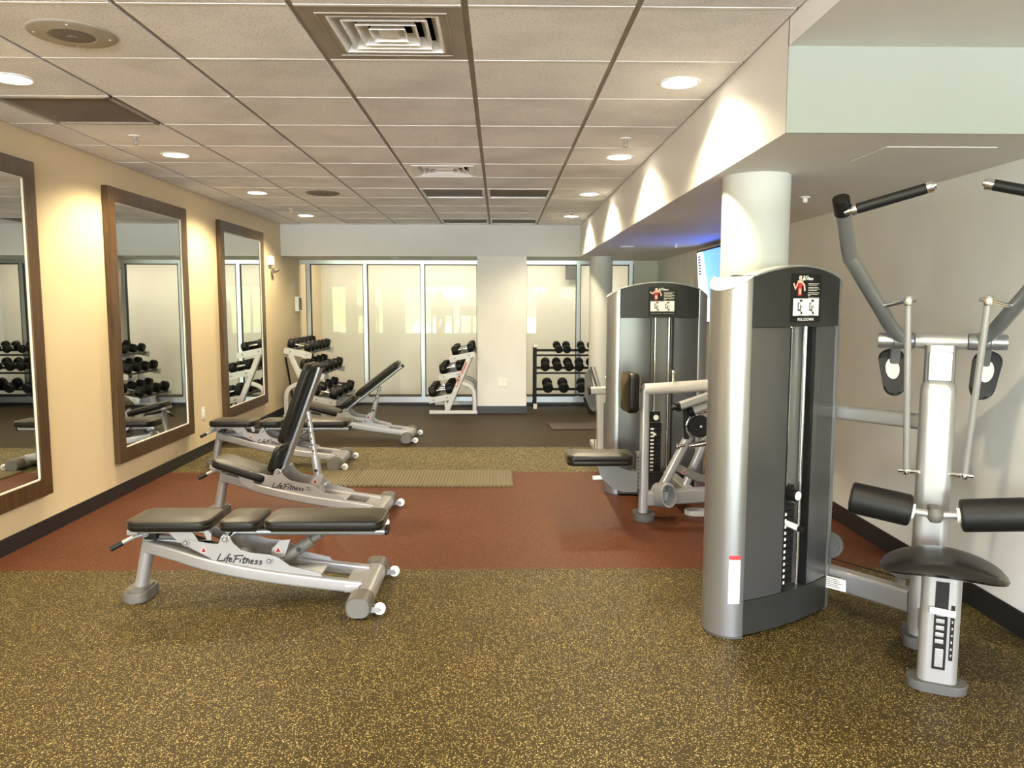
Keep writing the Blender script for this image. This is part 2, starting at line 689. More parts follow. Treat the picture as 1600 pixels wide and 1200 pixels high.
# rear of the room, seen only in the reflections
struct('wall_rear', MB().bx(-6.6, 5.7, YR - .12, YR, 0, .26).bx(-6.6, 5.7, YR - .12, YR, 2.22, 2.7), M_PAINT)
struct('wall_far_left', MB().bx(-6.7, -6.58, YR, -1.1, 0, .26).bx(-6.7, -6.58, YR, -1.1, 2.22, 2.7).bx(-6.7, XL - .1, -1.2, -1.1, 0, 2.7), M_PAINT)
struct('wall_far_right', MB().bx(5.6, 5.72, YR, 3.3, 0, 2.7).bx(XR + .1, 5.7, 3.02, 3.12, 0, 2.7), M_PAINT)
struct('column_1', MB().lathe([(.163, 0), (.163, ZB)], T(1.275, 3.905, 0), 48), M_SOFFIT)
c2 = MB().lathe([(.15, 0), (.15, ZB)], T(1.336, 10.26, 0), 40)
struct('column_2', c2, M_SOFFIT)
struct('baseboard_column', MB().lathe([(.156, 0), (.156, .1), (.15, .104)], T(1.336, 10.26, 0), 40), M_BLACKBASE)
struct('baseboard_left', MB().bx(XL, XL + .008, -1.2, YG, 0, .10, .002), M_BLACKBASE)
struct('baseboard_right', MB().bx(XR - .008, XR, 3.02, YG, 0, .115, .002), M_BLACKBASE)
struct('baseboard_pillar', MB().bx(-.298, .368, YS - .008, YG - .05, 0, .10, .002), M_BLACKBASE)
struct('trim_1', MB().bx(XL + .01, -.3, YG - .045, YG - .02, 0, .035).bx(.37, 1.91, YG - .045, YG - .02, 0, .035), M_BLACKBASE)

# ceiling: tegular tiles in an exposed grid
FIX = {(-1, 0), (-1, 5), (-4, 2), (-1, 7), (0, 7), (-1, 11), (0, 11)}
ti = MB()
for k in range(-5, 2):
    for j in range(-20, 13):
        if (k, j) in FIX:
            continue
        x0, x1 = max(TX + k * TS + .0125, XL + .01), min(TX + (k + 1) * TS - .0125, XB - .006)
        y0, y1 = max(TY + j * TS + .0125, YR), min(TY + (j + 1) * TS - .0125, YS - .004)
        if x1 - x0 < .02 or y1 - y0 < .02:
            continue
        ti.bx(x0, x1, y0, y1, ZC, ZC + .02, .003)
struct('ceiling', ti, M_TILE)
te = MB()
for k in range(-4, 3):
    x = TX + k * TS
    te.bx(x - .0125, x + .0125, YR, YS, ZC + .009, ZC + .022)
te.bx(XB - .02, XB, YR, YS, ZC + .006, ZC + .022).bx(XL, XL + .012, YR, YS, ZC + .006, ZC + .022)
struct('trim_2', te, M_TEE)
te = MB()
for j in range(-19, 14):
    y = TY + j * TS
    if y < YS:
        cuts = [XL] + [TX + k * TS for k in range(-4, 2)] + [XB]
        for a, b in zip(cuts, cuts[1:]):
            te.bx(a + .013, b - .013, y - .0085, y + .0085, ZC - .0015, ZC + .02)
struct('trim_3', te, M_WHITE)
struct('ceiling_slab', MB().bx(-6.7, XB, YR, YS, ZC + .12, ZC + .2).bx(-6.7, XL - .1, YR, -1.1, ZC, ZC + .1), M_SOFFIT)


# glass partition
def glass_wall(name, x0, x1, posts, z1=ZB):
    o = D.objects.new(name, None)
    COL.objects.link(o)
    o['kind'] = 'structure'
    f = MB()
    f.bx(x0, x1, YG - .03, YG + .03, z1 - .055, z1)
    f.bx(x0, x1, YG - .03, YG + .03, .035, .125)
    for p in posts:
        f.bx(p - .028, p + .028, YG - .032, YG + .032, .035, z1)
    obj('window_frame', f, M_ALU, o)
    g = MB()
    for p in posts:
        g.bx(p + .026, p + .036, YG - .034, YG + .02, .12, z1 - .05)
        g.bx(p - .036, p - .028, YG - .034, YG + .02, .12, z1 - .05)
    for a, b in zip(posts, posts[1:]):
        g.bx(a + .03, b - .03, YG - .034, YG + .02, z1 - .068, z1 - .055)
        g.bx(a + .03, b - .03, YG - .034, YG + .02, .118, .128)
    obj('gasket', g, M_BLACK, o)
    for a, b in zip(posts, posts[1:]):
        obj('pane', MB().bx(a + .02, b - .02, YG - .004, YG + .004, .1, z1 - .04), M_GLASS, o)
    return o


glass_wall('window_1', -2.84, -.29, [-2.715, -1.91, -1.095, -.29])
glass_wall('window_2', .36, 1.91, [.36, 1.135, 1.885])
# rear windows
w3 = D.objects.new('window_3', None)
COL.objects.link(w3)
w3['kind'] = 'structure'
f = MB().bx(-6.6, 5.7, YR - .1, YR - .02, .26, .32).bx(-6.6, 5.7, YR - .1, YR - .02, 2.16, 2.22)
xs = [-6.55 + 1.36 * i for i in range(10)]
for x in xs:
    f.bx(x - .04, x + .04, YR - .1, YR - .02, .26, 2.22)
obj('window_frame', f, M_ALU, w3)
for a, b in zip(xs, xs[1:]):
    obj('pane', MB().bx(a + .03, b - .03, YR - .064, YR - .058, .31, 2.17), M_WINGLASS, w3)


w4 = D.objects.new('window_4', None)
COL.objects.link(w4)
w4['kind'] = 'structure'
f = MB().bx(-6.68, -6.6, YR, -1.2, .26, .32).bx(-6.68, -6.6, YR, -1.2, 2.16, 2.22)
ys_ = [-8.98 + 1.29 * i for i in range(7)]
for y in ys_:
    f.bx(-6.68, -6.6, y - .04, y + .04, .26, 2.22)
obj('window_frame', f, M_ALU, w4)
for a, b in zip(ys_, ys_[1:]):
    obj('pane', MB().bx(-6.645, -6.639, a + .03, b - .03, .31, 2.17), M_WINGLASS, w4)


# ------------------------------------------------------------------ ceiling fixtures
def downlight(x, y, label, lit=True, z=ZC, r=.1, cone=146):
    t = thing('ceiling_light', label, 'ceiling light', (x, y, z), 0, 'lit downlights in the tiled ceiling' if lit else None)
    obj('trim_ring', MB().lathe([(r * .8, -.001), (r * .84, -.006), (r * .95, -.007), (r, -.003), (r, .001)], None, 40), M_WHITE, t)
    obj('lens', MB().lathe([(0, .0005), (r * .82, .0005), (r * .82, -.0025), (0, -.0035)], None, 32), M_LENS if lit else M_OFFLENS, t)
    if lit:
        s = light('lamp', 'SPOT', (0, 0, -.03), LAMP, WARM, spot_size=R(cone), spot_blend=.55, shadow_soft_size=.05)
        s.parent = t
    return t


NTH = ['nearest', 'second', 'third', 'farthest']
for i in range(4):
    y = TY + TS * (1.5 + 3 * i)
    downlight(TX - 3.5 * TS, y, 'lit round downlight over the mirror wall, %s of the four in view' % NTH[i])
    downlight(.845, y, 'lit round downlight beside the lowered bulkhead, %s of the four in view' % NTH[i])
for y in (TY - 1.5 * TS, TY - 4.5 * TS, TY - 7.5 * TS):
    downlight(TX - 3.5 * TS, y, 'lit round downlight over the mirror wall, out of view behind the camera')
    downlight(.845, y, 'lit round downlight near the bulkhead line, out of view behind the camera')
downlight(-1.39, 10.45, 'small unlit downlight in the soffit above the glass partition', False, ZB, .06)
downlight(1.38, 8.45, 'small unlit downlight in the low bulkhead near the far round column', False, ZB, .075)


def diffuser(k, j, label, m):
    cx, cy = TX + (k + .5) * TS, TY + (j + .5) * TS
    t = thing('air_diffuser', label, 'air vent', (cx, cy, ZC), 0)
    h, q = TS / 2 - .012, .205
    f = MB()
    for a in ((-h, h, -h, -q), (-h, h, q, h), (-h, -q, -q, q), (q, h, -q, q)):
        f.bx(a[0], a[1], a[2], a[3], .0, .012)
    f.sweep([(q + .03, q + .03, -.001), (-q - .03, q + .03, -.001), (-q - .03, -q - .03, -.001), (q + .03, -q - .03, -.001)], rrect(.006, .006, .001, 1), (0, 0, 1), False, None, None, True)
    obj('frame', f, m, t)
    for i in range(4):
        s0 = q - .045 * i
        s1 = s0 - .027
        lv = MB()
        for (a, za, b, zb) in ((s0, .004, s1, .045), (s0 - .006, .0, s1 - .006, .042)):
            pass
        o0 = [(s0, s0), (-s0, s0), (-s0, -s0), (s0, -s0)]
        o1 = [(s1, s1), (-s1, s1), (-s1, -s1), (s1, -s1)]
        vs = [(x, y, 0) for x, y in o0] + [(x, y, .04) for x, y in o1] + [(x * .965, y * .965, -.002) for x, y in o0] + [(x * .95, y * .95, .038) for x, y in o1]
        fs = []
        for c in range(4):
            d = (c + 1) % 4
            fs += [(c, d, 4 + d, 4 + c), (8 + c, 8 + d, 12 + d, 12 + c), (c, d, 8 + d, 8 + c)]
        lv.raw(vs, fs)
        obj('louvre', lv, M_WHITE, t)
    obj('centre_plate', MB().box((0, 0, .006), (.075, .075, .006), .001), M_WHITE, t)
    obj('duct_throat', MB().bx(-q, q, -q, q, .10, .115).bx(-q - .01, -q, -q, q, .012, .115).bx(q, q + .01, -q, q, .012, .115).bx(-q, q, -q - .01, -q, .012, .115).bx(-q, q, q, q + .01, .012, .115), M_BLACK, t)


M_DUSTY = mat('dusty_metal', (.36, .32, .27), .5, metal=.2, var=.12, vscale=6)
diffuser(-1, 0, 'large dusty square air diffuser nearest the camera in the tiled ceiling', M_DUSTY)
diffuser(-1, 5, 'square white air diffuser farther along the tiled ceiling', M_WHITE)
M_GRILLE = mat('grille_slats', (.30, .24, .18), .6, var=.1)
M_GRILLE2 = mat('pale_grille_slats', (.38, .36, .33), .6, var=.1)


def grille(k, j, label, m):
    x0, y0 = TX + k * TS + .013, TY + j * TS + .013
    s = TS - .026
    t = thing('return_grille', label, 'air vent', (x0 + s / 2, y0 + s / 2, ZC), 0)
    h = s / 2
    w = .022
    f = MB()
    for a in ((-h, h, -h, -h + w), (-h, h, h - w, h), (-h, -h + w, -h, h), (h - w, h, -h, h)):
        f.bx(a[0], a[1], a[2], a[3], -.004, .012, .002)
    obj('frame', f, M_WHITE if m is not M_GRILLE else M_DUSTY, t)
    sl = MB()
    n = 36
    for i in range(n):
        x = -h + w + (i + .5) * (2 * h - 2 * w) / n
        sl.box((0, 0, 0), (.0015, 2 * h - 2 * w, .012), 0, 2, T(x, 0, .008) @ RY(35))
    sl.bx(-h + w, h - w, -h + w, h - w, .03, .035)
    obj('slats', sl, m, t)


grille(-4, 2, 'dark brown slatted return grille over the nearest mirrors', M_GRILLE)
grille(-1, 7, 'grey return grille just behind the far diffuser', M_GRILLE2)
grille(0, 7, 'dusty beige return grille right of the grille behind the far diffuser', M_DUSTY)
grille(-1, 11, 'narrow looking return grille left of the pair against the end soffit', M_GRILLE2)
grille(0, 11, 'narrow looking return grille right of the pair against the end soffit', M_GRILLE2)
M_SPK = mat('speaker_beige', (.36, .33, .27), .5, var=.05)
M_SPKG = mat('speaker_grille', (.15, .13, .11), .6, bump=.4, bscale=500)
for (j, lb) in ((0, 'large round beige ceiling speaker at the near left of the ceiling'), (7, 'round beige ceiling speaker halfway down the ceiling')):
    t = thing('ceiling_speaker', lb, 'speaker', (TX - 2.5 * TS, TY + (j + .5) * TS, ZC), 0)
    obj('rim', MB().lathe([(0, 0), (.155, 0), (.157, -.004), (.15, -.009), (.085, -.012), (.083, -.010), (0, -.010)], None, 48), M_SPK if j == 0 else M_SPKG, t)
    obj('grille', MB().lathe([(0, -.009), (.082, -.0095), (.07, -.013), (.02, -.0145), (.018, -.018), (0, -.018)], None, 36), M_SPKG, t)
    for a in (20, 110, 200, 290):
        obj('screw', MB().lathe([(.005, 0), (.004, -.002), (0, -.0025)], T(.13 * cos(R(a)), .13 * sin(R(a)), -.0093), 10), M_WHITE, t)
for x, j, lb in ((TX - 3.5 * TS, 3, 'brass sprinkler head by the nearest mirror side downlight'), (.79, 3, 'sprinkler head between the two nearest bulkhead side downlights'), (TX - 3.5 * TS, 9, 'tiny sprinkler head before the farthest mirror side downlight'), (.79, 9, 'tiny sprinkler head before the farthest bulkhead side downlight')):
    t = thing('sprinkler_head', lb, 'sprinkler', (x, TY + (j + .5) * TS, ZC))
    obj('escutcheon', MB().lathe([(.036, 0), (.034, -.004), (.02, -.008), (.012, -.008)], None, 24), M_WHITE, t)
    obj('body', MB().cyl((0, 0, -.006), (0, 0, -.03), .008).tube(smooth([(.012, 0, -.02), (.016, 0, -.035), (.004, 0, -.052)], 4), .003, 6).tube(smooth([(-.012, 0, -.02), (-.016, 0, -.035), (-.004, 0, -.052)], 4), .003, 6), M_DUSTY, t)
    obj('deflector', MB().lathe([(.004, -.05), (.019, -.054), (.019, -.056), (0, -.056)], None, 16), M_DUSTY, t)
for x, y, lb in ((1.79, 4.60, 'small white sprinkler on the low bulkhead right of the near round column'), (1.84, 8.15, 'small white sprinkler on the low bulkhead under the blue glow')):
    t = thing('sprinkler_head', lb, 'sprinkler', (x, y, ZB))
    obj('escutcheon', MB().lathe([(.03, 0), (.028, -.006), (.012, -.01)], None, 24), M_WHITE, t)
    obj('body', MB().lathe([(.012, -.008), (.016, -.028), (.009, -.036), (0, -.036)], None, 16), M_WHITE, t)
    obj('orifice', MB().lathe([(0, -.0355), (.008, -.0365), (0, -.038)], None, 12), M_BLACK, t)
t = obj('access_panel', MB().bx(1.55, 2.0, 3.16, 3.48, ZB - .003, ZB, .001), M_PALE)
tag(t, 'painted square access panel in the underside of the near bulkhead', 'panel')


# ------------------------------------------------------------------ mirrors on the left wall
def mirror(y0, y1, label):
    z0, z1 = .262, 2.285
    t = thing('wall_mirror', label, 'mirror', (XL, (y0 + y1) / 2, z0), 0, 'tall wood framed mirrors on the left wall')
    M = T(0, -(y0 + y1) / 2, -z0)
    w = .105
    fr = MB(M)
    d = .045

    def side(p):
        fr.raw([(0.002, *q) for q in p] + [(d, *q) for q in p], [(0, 1, 2, 3), (4, 5, 6, 7), (0, 1, 5, 4), (1, 2, 6, 5), (2, 3, 7, 6), (3, 0, 4, 7)])
    side([(y0, z0), (y1, z0), (y1 - w, z0 + w), (y0 + w, z0 + w)])
    side([(y0, z1), (y1, z1), (y1 - w, z1 - w), (y0 + w, z1 - w)])
    side([(y0, z0), (y0, z1), (y0 + w, z1 - w), (y0 + w, z0 + w)])
    side([(y1, z0), (y1, z1), (y1 - w, z1 - w), (y1 - w, z0 + w)])
    obj('frame', fr, M_WOOD, t)
    obj('mirror_glass', MB(M).bx(.004, .03, y0 + w - .004, y1 - w + .004, z0 + w - .004, z1 - w + .004), M_MIRROR, t)
    e = .007
    m = MB(M)
    a, b, c, g = y0 + w, y1 - w, z0 + w, z1 - w
    m.bx(.028, .036, a, a + e, c, g).bx(.028, .036, b - e, b, c, g).bx(.028, .036, a, b, c, c + e).bx(.028, .036, a, b, g - e, g)
    obj('inner_bead', m, M_CREAMBOX, t)


mirror(3.42, 4.815, 'tall wood framed mirror nearest the camera, cut off by the picture edge')
mirror(5.685, 7.09, 'tall wood framed mirror in the middle of the left wall')
mirror(7.93, 9.37, 'tall wood framed mirror farthest along the left wall by the dumbbells')


# ------------------------------------------------------------------ small wall things
def wall_plate(name, label, cat, M, w, h, d, m, parts=()):
    t = thing(name, label, cat)
    t.matrix_world = M
    obj('plate', MB().box((0, 0, d / 2), (w, h, d), .003), m, t)
    for nm, c, s, mm in parts:
        obj(nm, MB().box(c, s, .001), mm, t)
    return t


WL = Matrix(((0, 0, 1, 0), (1, 0, 0, 0), (0, 1, 0, 0), (0, 0, 0, 1)))       # faces +X
WR = Matrix(((0, 0, -1, 0), (-1, 0, 0, 0), (0, 1, 0, 0), (0, 0, 0, 1)))     # faces -X
WF = Matrix(((1, 0, 0, 0), (0, 0, -1, 0), (0, 1, 0, 0), (0, 0, 0, 1)))      # faces -Y
wall_plate('light_switch', 'white switch plate beside the middle mirror near the floor', 'switch', T(XL, 7.42, .40) @ WL, .075, .115, .006, M_WHITE, [('toggle', (0, 0, .008), (.03, .06, .006), M_CREAMBOX)])
wall_plate('wall_outlet', 'cream double outlet low on the pillar between the glass walls', 'outlet', T(.045, YS, .415) @ WF, .115, .115, .006, M_CREAMBOX, [('socket', (-.028, .0, .006), (.032, .068, .003), M_WHITE), ('socket', (.028, .0, .006), (.032, .068, .003), M_WHITE)])
t = wall_plate('emergency_light', 'small white emergency lamp beside the farthest mirror', 'emergency light', T(XL, 9.72, 1.98) @ WL, .12, .11, .05, M_WHITE)
obj('lamp_head', MB().lathe([(0, 0), (.035, 0), (.045, .04), (.04, .05), (0, .05)], T(.05, -.09, .05) @ RX(60), 16), M_GREY, t)
wall_plate('door_intercom', 'small white wall box at the glass end of the left wall', 'wall box', T(XL, 10.95, 1.45) @ WL, .12, .2, .05, M_WHITE, [('handset', (0, .0, .06), (.05, .17, .03), M_GREY)])
wall_plate('control_box', 'white control box on the right wall beyond the television', 'wall box', T(XR, 9.0, 1.63) @ WR, .15, .30, .04, M_CREAMBOX, [('cover', (0, -.02, .043), (.11, .2, .006), M_WHITE)])
t = thing('dark_bar', 'thin dark bar leaning on the left wall by the white dumbbell rack', 'bar', (XL + .10, 10.3, 0))
obj('shaft', MB().tube([(.02, 0, .0), (-.08, -.03, .75)], .014, 10), M_BLACK, t)
# something hung on the wall behind the glass
t = wall_plate('wall_speaker', 'dark grey box speaker on the wall behind the glass', 'speaker', T(1.17, 12.5, 1.98) @ WF, .22, .26, .16, M_GREY)

# television
M_SCREEN = D.materials.new('lit_screen')
M_SCREEN.use_nodes = True
nt = M_SCREEN.node_tree
b = nt.nodes['Principled BSDF']
tc = nt.nodes.new('ShaderNodeTexCoord')
sp = nt.nodes.new('ShaderNodeSeparateXYZ')
nt.links.new(tc.outputs['Object'], sp.inputs[0])
cr = nt.nodes.new('ShaderNodeValToRGB')
cr.color_ramp.elements[0].position = .0
cr.color_ramp.elements[0].color = (.05, .13, .9, 1)
cr.color_ramp.elements[1].position = .70
cr.color_ramp.elements[1].color = (.07, .20, .95, 1)
e = cr.color_ramp.elements.new(.76)
e.color = (.42, .47, .60, 1)
mr = nt.nodes.new('ShaderNodeMapRange')
mr.inputs[1].default_value = -.63
mr.inputs[2].default_value = .63
ad = nt.nodes.new('ShaderNodeMath')
ad.operation = 'MULTIPLY_ADD'
ad.inputs[1].default_value = -.35
nt.links.new(sp.outputs[2], ad.inputs[0])
nt.links.new(sp.outputs[1], ad.inputs[2])
nt.links.new(ad.outputs[0], mr.inputs[0])
nt.links.new(mr.outputs[0], cr.inputs[0])
nt.links.new(cr.outputs[0], b.inputs['Emission Color'])
b.inputs['Emission Strength'].default_value = 2.4
b.inputs['Base Color'].default_value = (.02, .02, .03, 1)
b.inputs['Roughness'].default_value = .2
tv = thing('television', 'lit television with blue and white picture high on the right wall', 'television', (XR - .09, 7.78, 1.635))
tv.rotation_euler = (0, R(-4), 0)
obj('casing', MB().bx(-.02, .03, -.665, .665, -.385, .385, .006), M_BLACK, tv)
obj('screen', MB().bx(-.024, -.019, -.645, .645, -.365, .365), M_SCREEN, tv)
obj('bracket', MB().bx(.03, .075, -.2, .2, -.12, .12), M_BLACK, tv)
pic = MB()
for i in range(7):
    pic.bx(-.0255, -.0242, .50, .60, .13 + i * .03, .145 + i * .03)
for i in range(6):
    pic.bx(-.0255, -.0242, .44, .58, -.32 + i * .032, -.308 + i * .032)
obj('screen_print', pic, M_INK, tv)


# ------------------------------------------------------------------ shared bits for the gym equipment
STROKES = [
    [(.25, 1.0), (.1, .45), (0, .04), (.12, .0), (.62, .1)], [(.66, .5), (.58, .0)], [(.72, .72), (.73, .76)],
    [(1.12, .92), (1.0, 1.0), (.9, .75), (.74, -.25)], [(.72, .46), (1.08, .54)],
    [(1.02, .24), (1.2, .34), (1.2, .48), (1.08, .46), (1.0, .2), (1.06, .02), (1.28, .1)],
    [(1.62, .88), (1.5, .4), (1.36, -.12)], [(1.36, .8), (1.62, .9), (2.22, 1.02)], [(1.5, .44), (1.86, .5)],
    [(2.0, .5), (1.92, .0)], [(2.07, .7), (2.08, .74)], [(2.36, .84), (2.2, .08), (2.26, 0), (2.36, .06)], [(2.12, .54), (2.66, .62)],
    [(2.54, .48), (2.46, .0)], [(2.5, .28), (2.66, .48), (2.74, .4), (2.68, .0)],
    [(2.88, .22), (3.06, .32), (3.06, .46), (2.94, .44), (2.86, .18), (2.92, .0), (3.12, .08)],
    [(3.5, .44), (3.34, .46), (3.28, .34), (3.42, .2), (3.38, .04), (3.18, .02)],
    [(3.86, .44), (3.7, .46), (3.64, .34), (3.78, .2), (3.74, .04), (3.54, .02)]]


def script_logo(parent, M, w, h, m, r=.0022, name='logo'):
    """handwritten maker's lettering in local xy, facing +z"""
    b = MB(M)
    sx, sy = w / 3.9, h
    for s in STROKES:
        p = smooth([(x * sx, y * sy, 0) for x, y in s], 4) if len(s) > 2 else [(x * sx, y * sy, 0) for x, y in s]
        b.sweep(p, [(r, -.0003), (r, .0007), (-r, .0007), (-r, -.0003)], (0, 0, 1))
    return obj(name, b, m, parent, 60)


def warning_label(parent, M, s):
    o = obj('warning_label', MB(M).prism([(-s, -s * .85), (s, -s * .85), (0, s * .95)], 0, .0006), M_WHITE, parent)
    b = MB(M)
    b.prism([(-s * .85, -s * .76), (s * .85, -s * .76), (0, s * .8)], .0004, .0009)
    obj('red_triangle', b, M_RED, parent)
    obj('pictogram', MB(M).prism([(-s * .4, -s * .55), (s * .45, -s * .5), (s * .2, -.1 * s), (0, s * .2), (-s * .25, -.1 * s)], .0007, .0012), M_INK, parent)
    return o


def bolt(parent, p, ax, r=.014, name='bolt'):
    p, ax = Vector(p), Vector(ax)
    b = MB().cyl(p, p + ax * .008, r, 20, .002)
    b.mi = 1
    b.cyl(p + ax * .006, p + ax * .0095, r * .70, 14)
    b.mi = 0
    b.cyl(p + ax * .008, p + ax * .012, r * .42, 12)
    return obj(name, b, [M_SILVER, M_RUBBER], parent)


def piping(parent, M, L, W, z, rc, r=.0035):
    return obj('piping', MB(M).tube([(x, y, z) for x, y in rrect(L + .002, W + .002, rc, 6)], r, 8, (0, 0, 1), False, None, None, True), M_VINYL, parent)


# ------------------------------------------------------------------ adjustable benches (local x runs from the rear post to the wheel bar)
def bench(x, y, back, seat, label, rz=0, upright=False):
    t = thing('adjustable_bench', label, 'weight bench', (x, y, 0), rz, 'adjustable benches along the mirror wall')
    # rear post and foot
    p = MB().bar([(-.045, 0, .04), (.015, 0, .325)], .058, .072, .026, (0, 1, 0))
    post = obj('rear_post', p, M_SILVER, t)
    bolt(post, (.008, -.040, .333), (0, -1, 0), .017)
    obj('foot', MB(T(-.045, 0, 0)).prism(rrect(.115, .20, .045, 6), 0, .05, None, .008).prism(rrect(.095, .16, .04, 6), .05, .062), M_GREY, t)
    # wishbone rails
    for s in (-1, 1):
        pts = smooth([(.0, s * .022, .266), (.16, s * .07, .240), (.35, s * .105, .196), (.65, s * .112, .140), (1.06, s * .112, .088)], 5)
        obj('rail', MB().bar(pts, .042, .062, .012), M_SILVER, t)
        ys = s * .118
        M = Matrix(((1, 0, 0, 0), (0, 0, -s, ys), (0, 1, 0, 0), (0, 0, 0, 1))) if s < 0 else Matrix(((1, 0, 0, 0), (0, 0, 1, ys - .006), (0, 1, 0, 0), (0, 0, 0, 1)))
        poly = [(px_ + .018, pz_) for px_, pz_ in [(.335, .205), (.331, .232), (.217, .294), (.198, .303), (.196, .318), (.207, .330), (.222, .330), (.24, .320), (.336, .304), (.37, .302), (.378, .335), (.39, .348), (.408, .348), (.421, .338), (.436, .304), (.47, .273), (.53, .257), (.605, .25), (.645, .236), (.675, .215), (.703, .192), (.841, .162), (.866, .130), (.888, .118), (.6, .165)]]
        if s < 0:
            M = Matrix(((1, 0, 0, 0), (0, 0, -1, ys + .006), (0, 1, 0, 0), (0, 0, 0, 1)))
        pl = obj('side_plate', MB(M).prism(poly, 0, .006, None, .0012), M_SILVER, t)
        if s < 0:
            script_logo(pl, M @ T(.378, .222, .0064) @ RZ(-5.5), .215, .036, M_INK, .0030)
            warning_label(pl, M @ T(.315, .275, .0062), .015)
            for bx_, bz_ in ((.233, .312), (.418, .328), (.625, .222)):
                bolt(pl, (bx_, ys - .001, bz_), (0, -1, 0), .0175)
            obj('sticker', MB(M @ T(.93, .097, .0155) @ RZ(-6.5)).bx(-.045, .045, -.012, .016, -.001, .0006), M_CREAMBOX, pl)
    # wheel bar
    obj('base_bar', MB().sweep([(1.075, -.2, .056), (1.075, .2, .056)], rrect(.108, .092, .038, 5)).bx(.98, 1.075, -.135, .135, .066, .104, .006), M_SILVER, t)
    obj('bar_seam', MB().bx(1.055, 1.061, -.17, .17, .1015, .1035), M_RUBBER, t)
    for s in (-1, 1):
        obj('end_cap', MB().sweep([(1.075, s * .19, .056), (1.075, s * .295, .056), (1.075, s * .306, .056)], rrect(.118, .104, .044, 5), (0, 0, 1), True, None, [1, 1, .9]), M_CAP, t)
        obj('cap_face', MB().sweep([(1.075, s * .303, .056), (1.075, s * .3085, .056)], rrect(.100, .088, .036, 5)), M_GREY, t)
        w = obj('wheel', MB().cyl((1.168, s * .255 - .014, .036), (1.168, s * .255 + .014, .036), .027, 24, .006), M_WHITE, t)
        obj('axle', MB().cyl((1.168, s * .255 - .02, .036), (1.168, s * .255 + .02, .036), .008, 12), M_CHROME, w)
        obj('wheel_bracket', MB().bx(1.12, 1.172, s * .255 - .021, s * .255 - .016, .024, .05, .001).bx(1.12, 1.172, s * .255 + .016, s * .255 + .021, .024, .05, .001).bx(1.12, 1.126, s * .255 - .021, s * .255 + .021, .024, .05), M_SILVER, w)
    # lift handle
    hd = obj('lift_handle', MB().tube(smooth([(.005, .0, .322), (-.045, -.03, .315), (-.085, -.06, .298), (-.125, -.085, .278)], 5), .011, 12), M_SILVER, t)
    obj('grip', MB().cyl((-.092, -.066, .294), (-.138, -.094, .271), .0135, 14), M_BLACK, hd)
    # seat, hinged over the rear post
    S = T(-.06, 0, .35) @ RY(seat)
    st = obj('seat_pad', MB().cushion(S @ T(.205, 0, .012), .40, .275, .052, .06), M_VINYL, t)
    piping(st, S @ T(.205, 0, .038), .40, .275, 0, .06)
    sf = MB(S)
    sf.bar([(.0, -.05, 0), (.39, -.05, 0)], .028, .024, .006).bar([(.0, .05, 0), (.39, .05, 0)], .028, .024, .006)
    sf.bx(.0, .05, -.09, .09, -.012, .012, .003)
    sfo = obj('seat_frame', sf, M_SILVER, t)
    Ml = S @ Matrix(((1, 0, 0, 0), (0, 0, -1, -.105), (0, 1, 0, 0), (0, 0, 0, 1)))
    lk = MB(Ml)
    lk.prism([(.205, .01), (.318, .01), (.345, -.03), (.245, -.03)], 0, .006, None, .001)
    lk.prism([(.345, -.03), (.39, -.03), (.372, .01), (.39, .018), (.41, .0), (.41, -.055), (.345, -.05)], 0, .006, None, .001)
    lk.prism([(.245, -.03), (.41, -.03), (.41, -.06), (.245, -.04)], .0, .006, None, .001)
    obj('seat_link', lk, M_SILVER, t)
    obj('seat_adjuster', MB().cyl((.04, 0, .305), (.2, 0, .30), .012, 12).cyl((.19, 0, .3), (.36, 0, .245), .024, 16, .004), M_GREY if upright is False else M_SILVER, t)
    obj('hinge_block', MB().bx(.0, .06, -.045, .045, .30, .352, .008), M_BLACK, t)
    # backrest
    B = T(.425, 0, .335) @ RY(-back)
    obj('backrest_tube', MB(B).bar([(-.03, 0, 0), (.74, 0, 0)], .085, .032, .012), M_TOWER, t)
    obj('tube_end', MB(B).bar([(.738, 0, 0), (.752, 0, 0)], .089, .036, .013), M_BLACK, t)
    obj('backrest_plate', MB(B).bx(.0, .13, -.08, .08, .014, .026, .003).bx(.2, .7, -.09, .09, .014, .026, .003), M_BLACK, t)
    lo = obj('lower_back_pad', MB().cushion(B @ T(.055, 0, .026), .185, .265, .052, .04), M_VINYL, t)
    piping(lo, B @ T(.055, 0, .052), .185, .265, 0, .04)
    bk = obj('back_pad', MB().cushion(B @ T(.457, 0, .026), .57, .265, .052, .055), M_VINYL, t)
    piping(bk, B @ T(.457, 0, .052), .57, .265, 0, .055)
    # telescopic prop
    a = Vector((.665, 0, .195))
    top = B @ Vector((.42, 0, -.02))
    d = (top - a).normalized()
    n = min(.23, (top - a).length - .05)
    pr = obj('prop', MB().cyl(a + d * (n - .03), top, .0175, 16), M_SILVER if upright else M_GREY, t)
    obj('prop_sleeve', MB().cyl(a - d * .03, a + d * n, .028, 20, .004), M_SILVER if upright else M_GREY, pr)
    hole = MB()
    sd = Vector((0, -1, 0))
    k = n + .03
    while k < (top - a).length - .03:
        hole.cyl(a + d * k + sd * .014, a + d * k + sd * .0182, .0065, 10)
        k += .042
    hole.cyl(a + d * (n * .55) + sd * .024, a + d * (n * .55) + sd * .031, .012, 14)
    obj('prop_hole', hole, M_INK, pr)
    Mg = Matrix(((1, 0, 0, a.x), (0, 0, -1, -.036), (0, 1, 0, a.z), (0, 0, 0, 1)))
    gs = obj('prop_guard', MB(Mg).prism([(-.06, -.01), (-.05, .06), (-.01, .10), (.04, .105), (.01, .02)], -.002, .003), M_SILVER, t)
    warning_label(gs, Mg @ T(-.02, .055, .0032), .017)
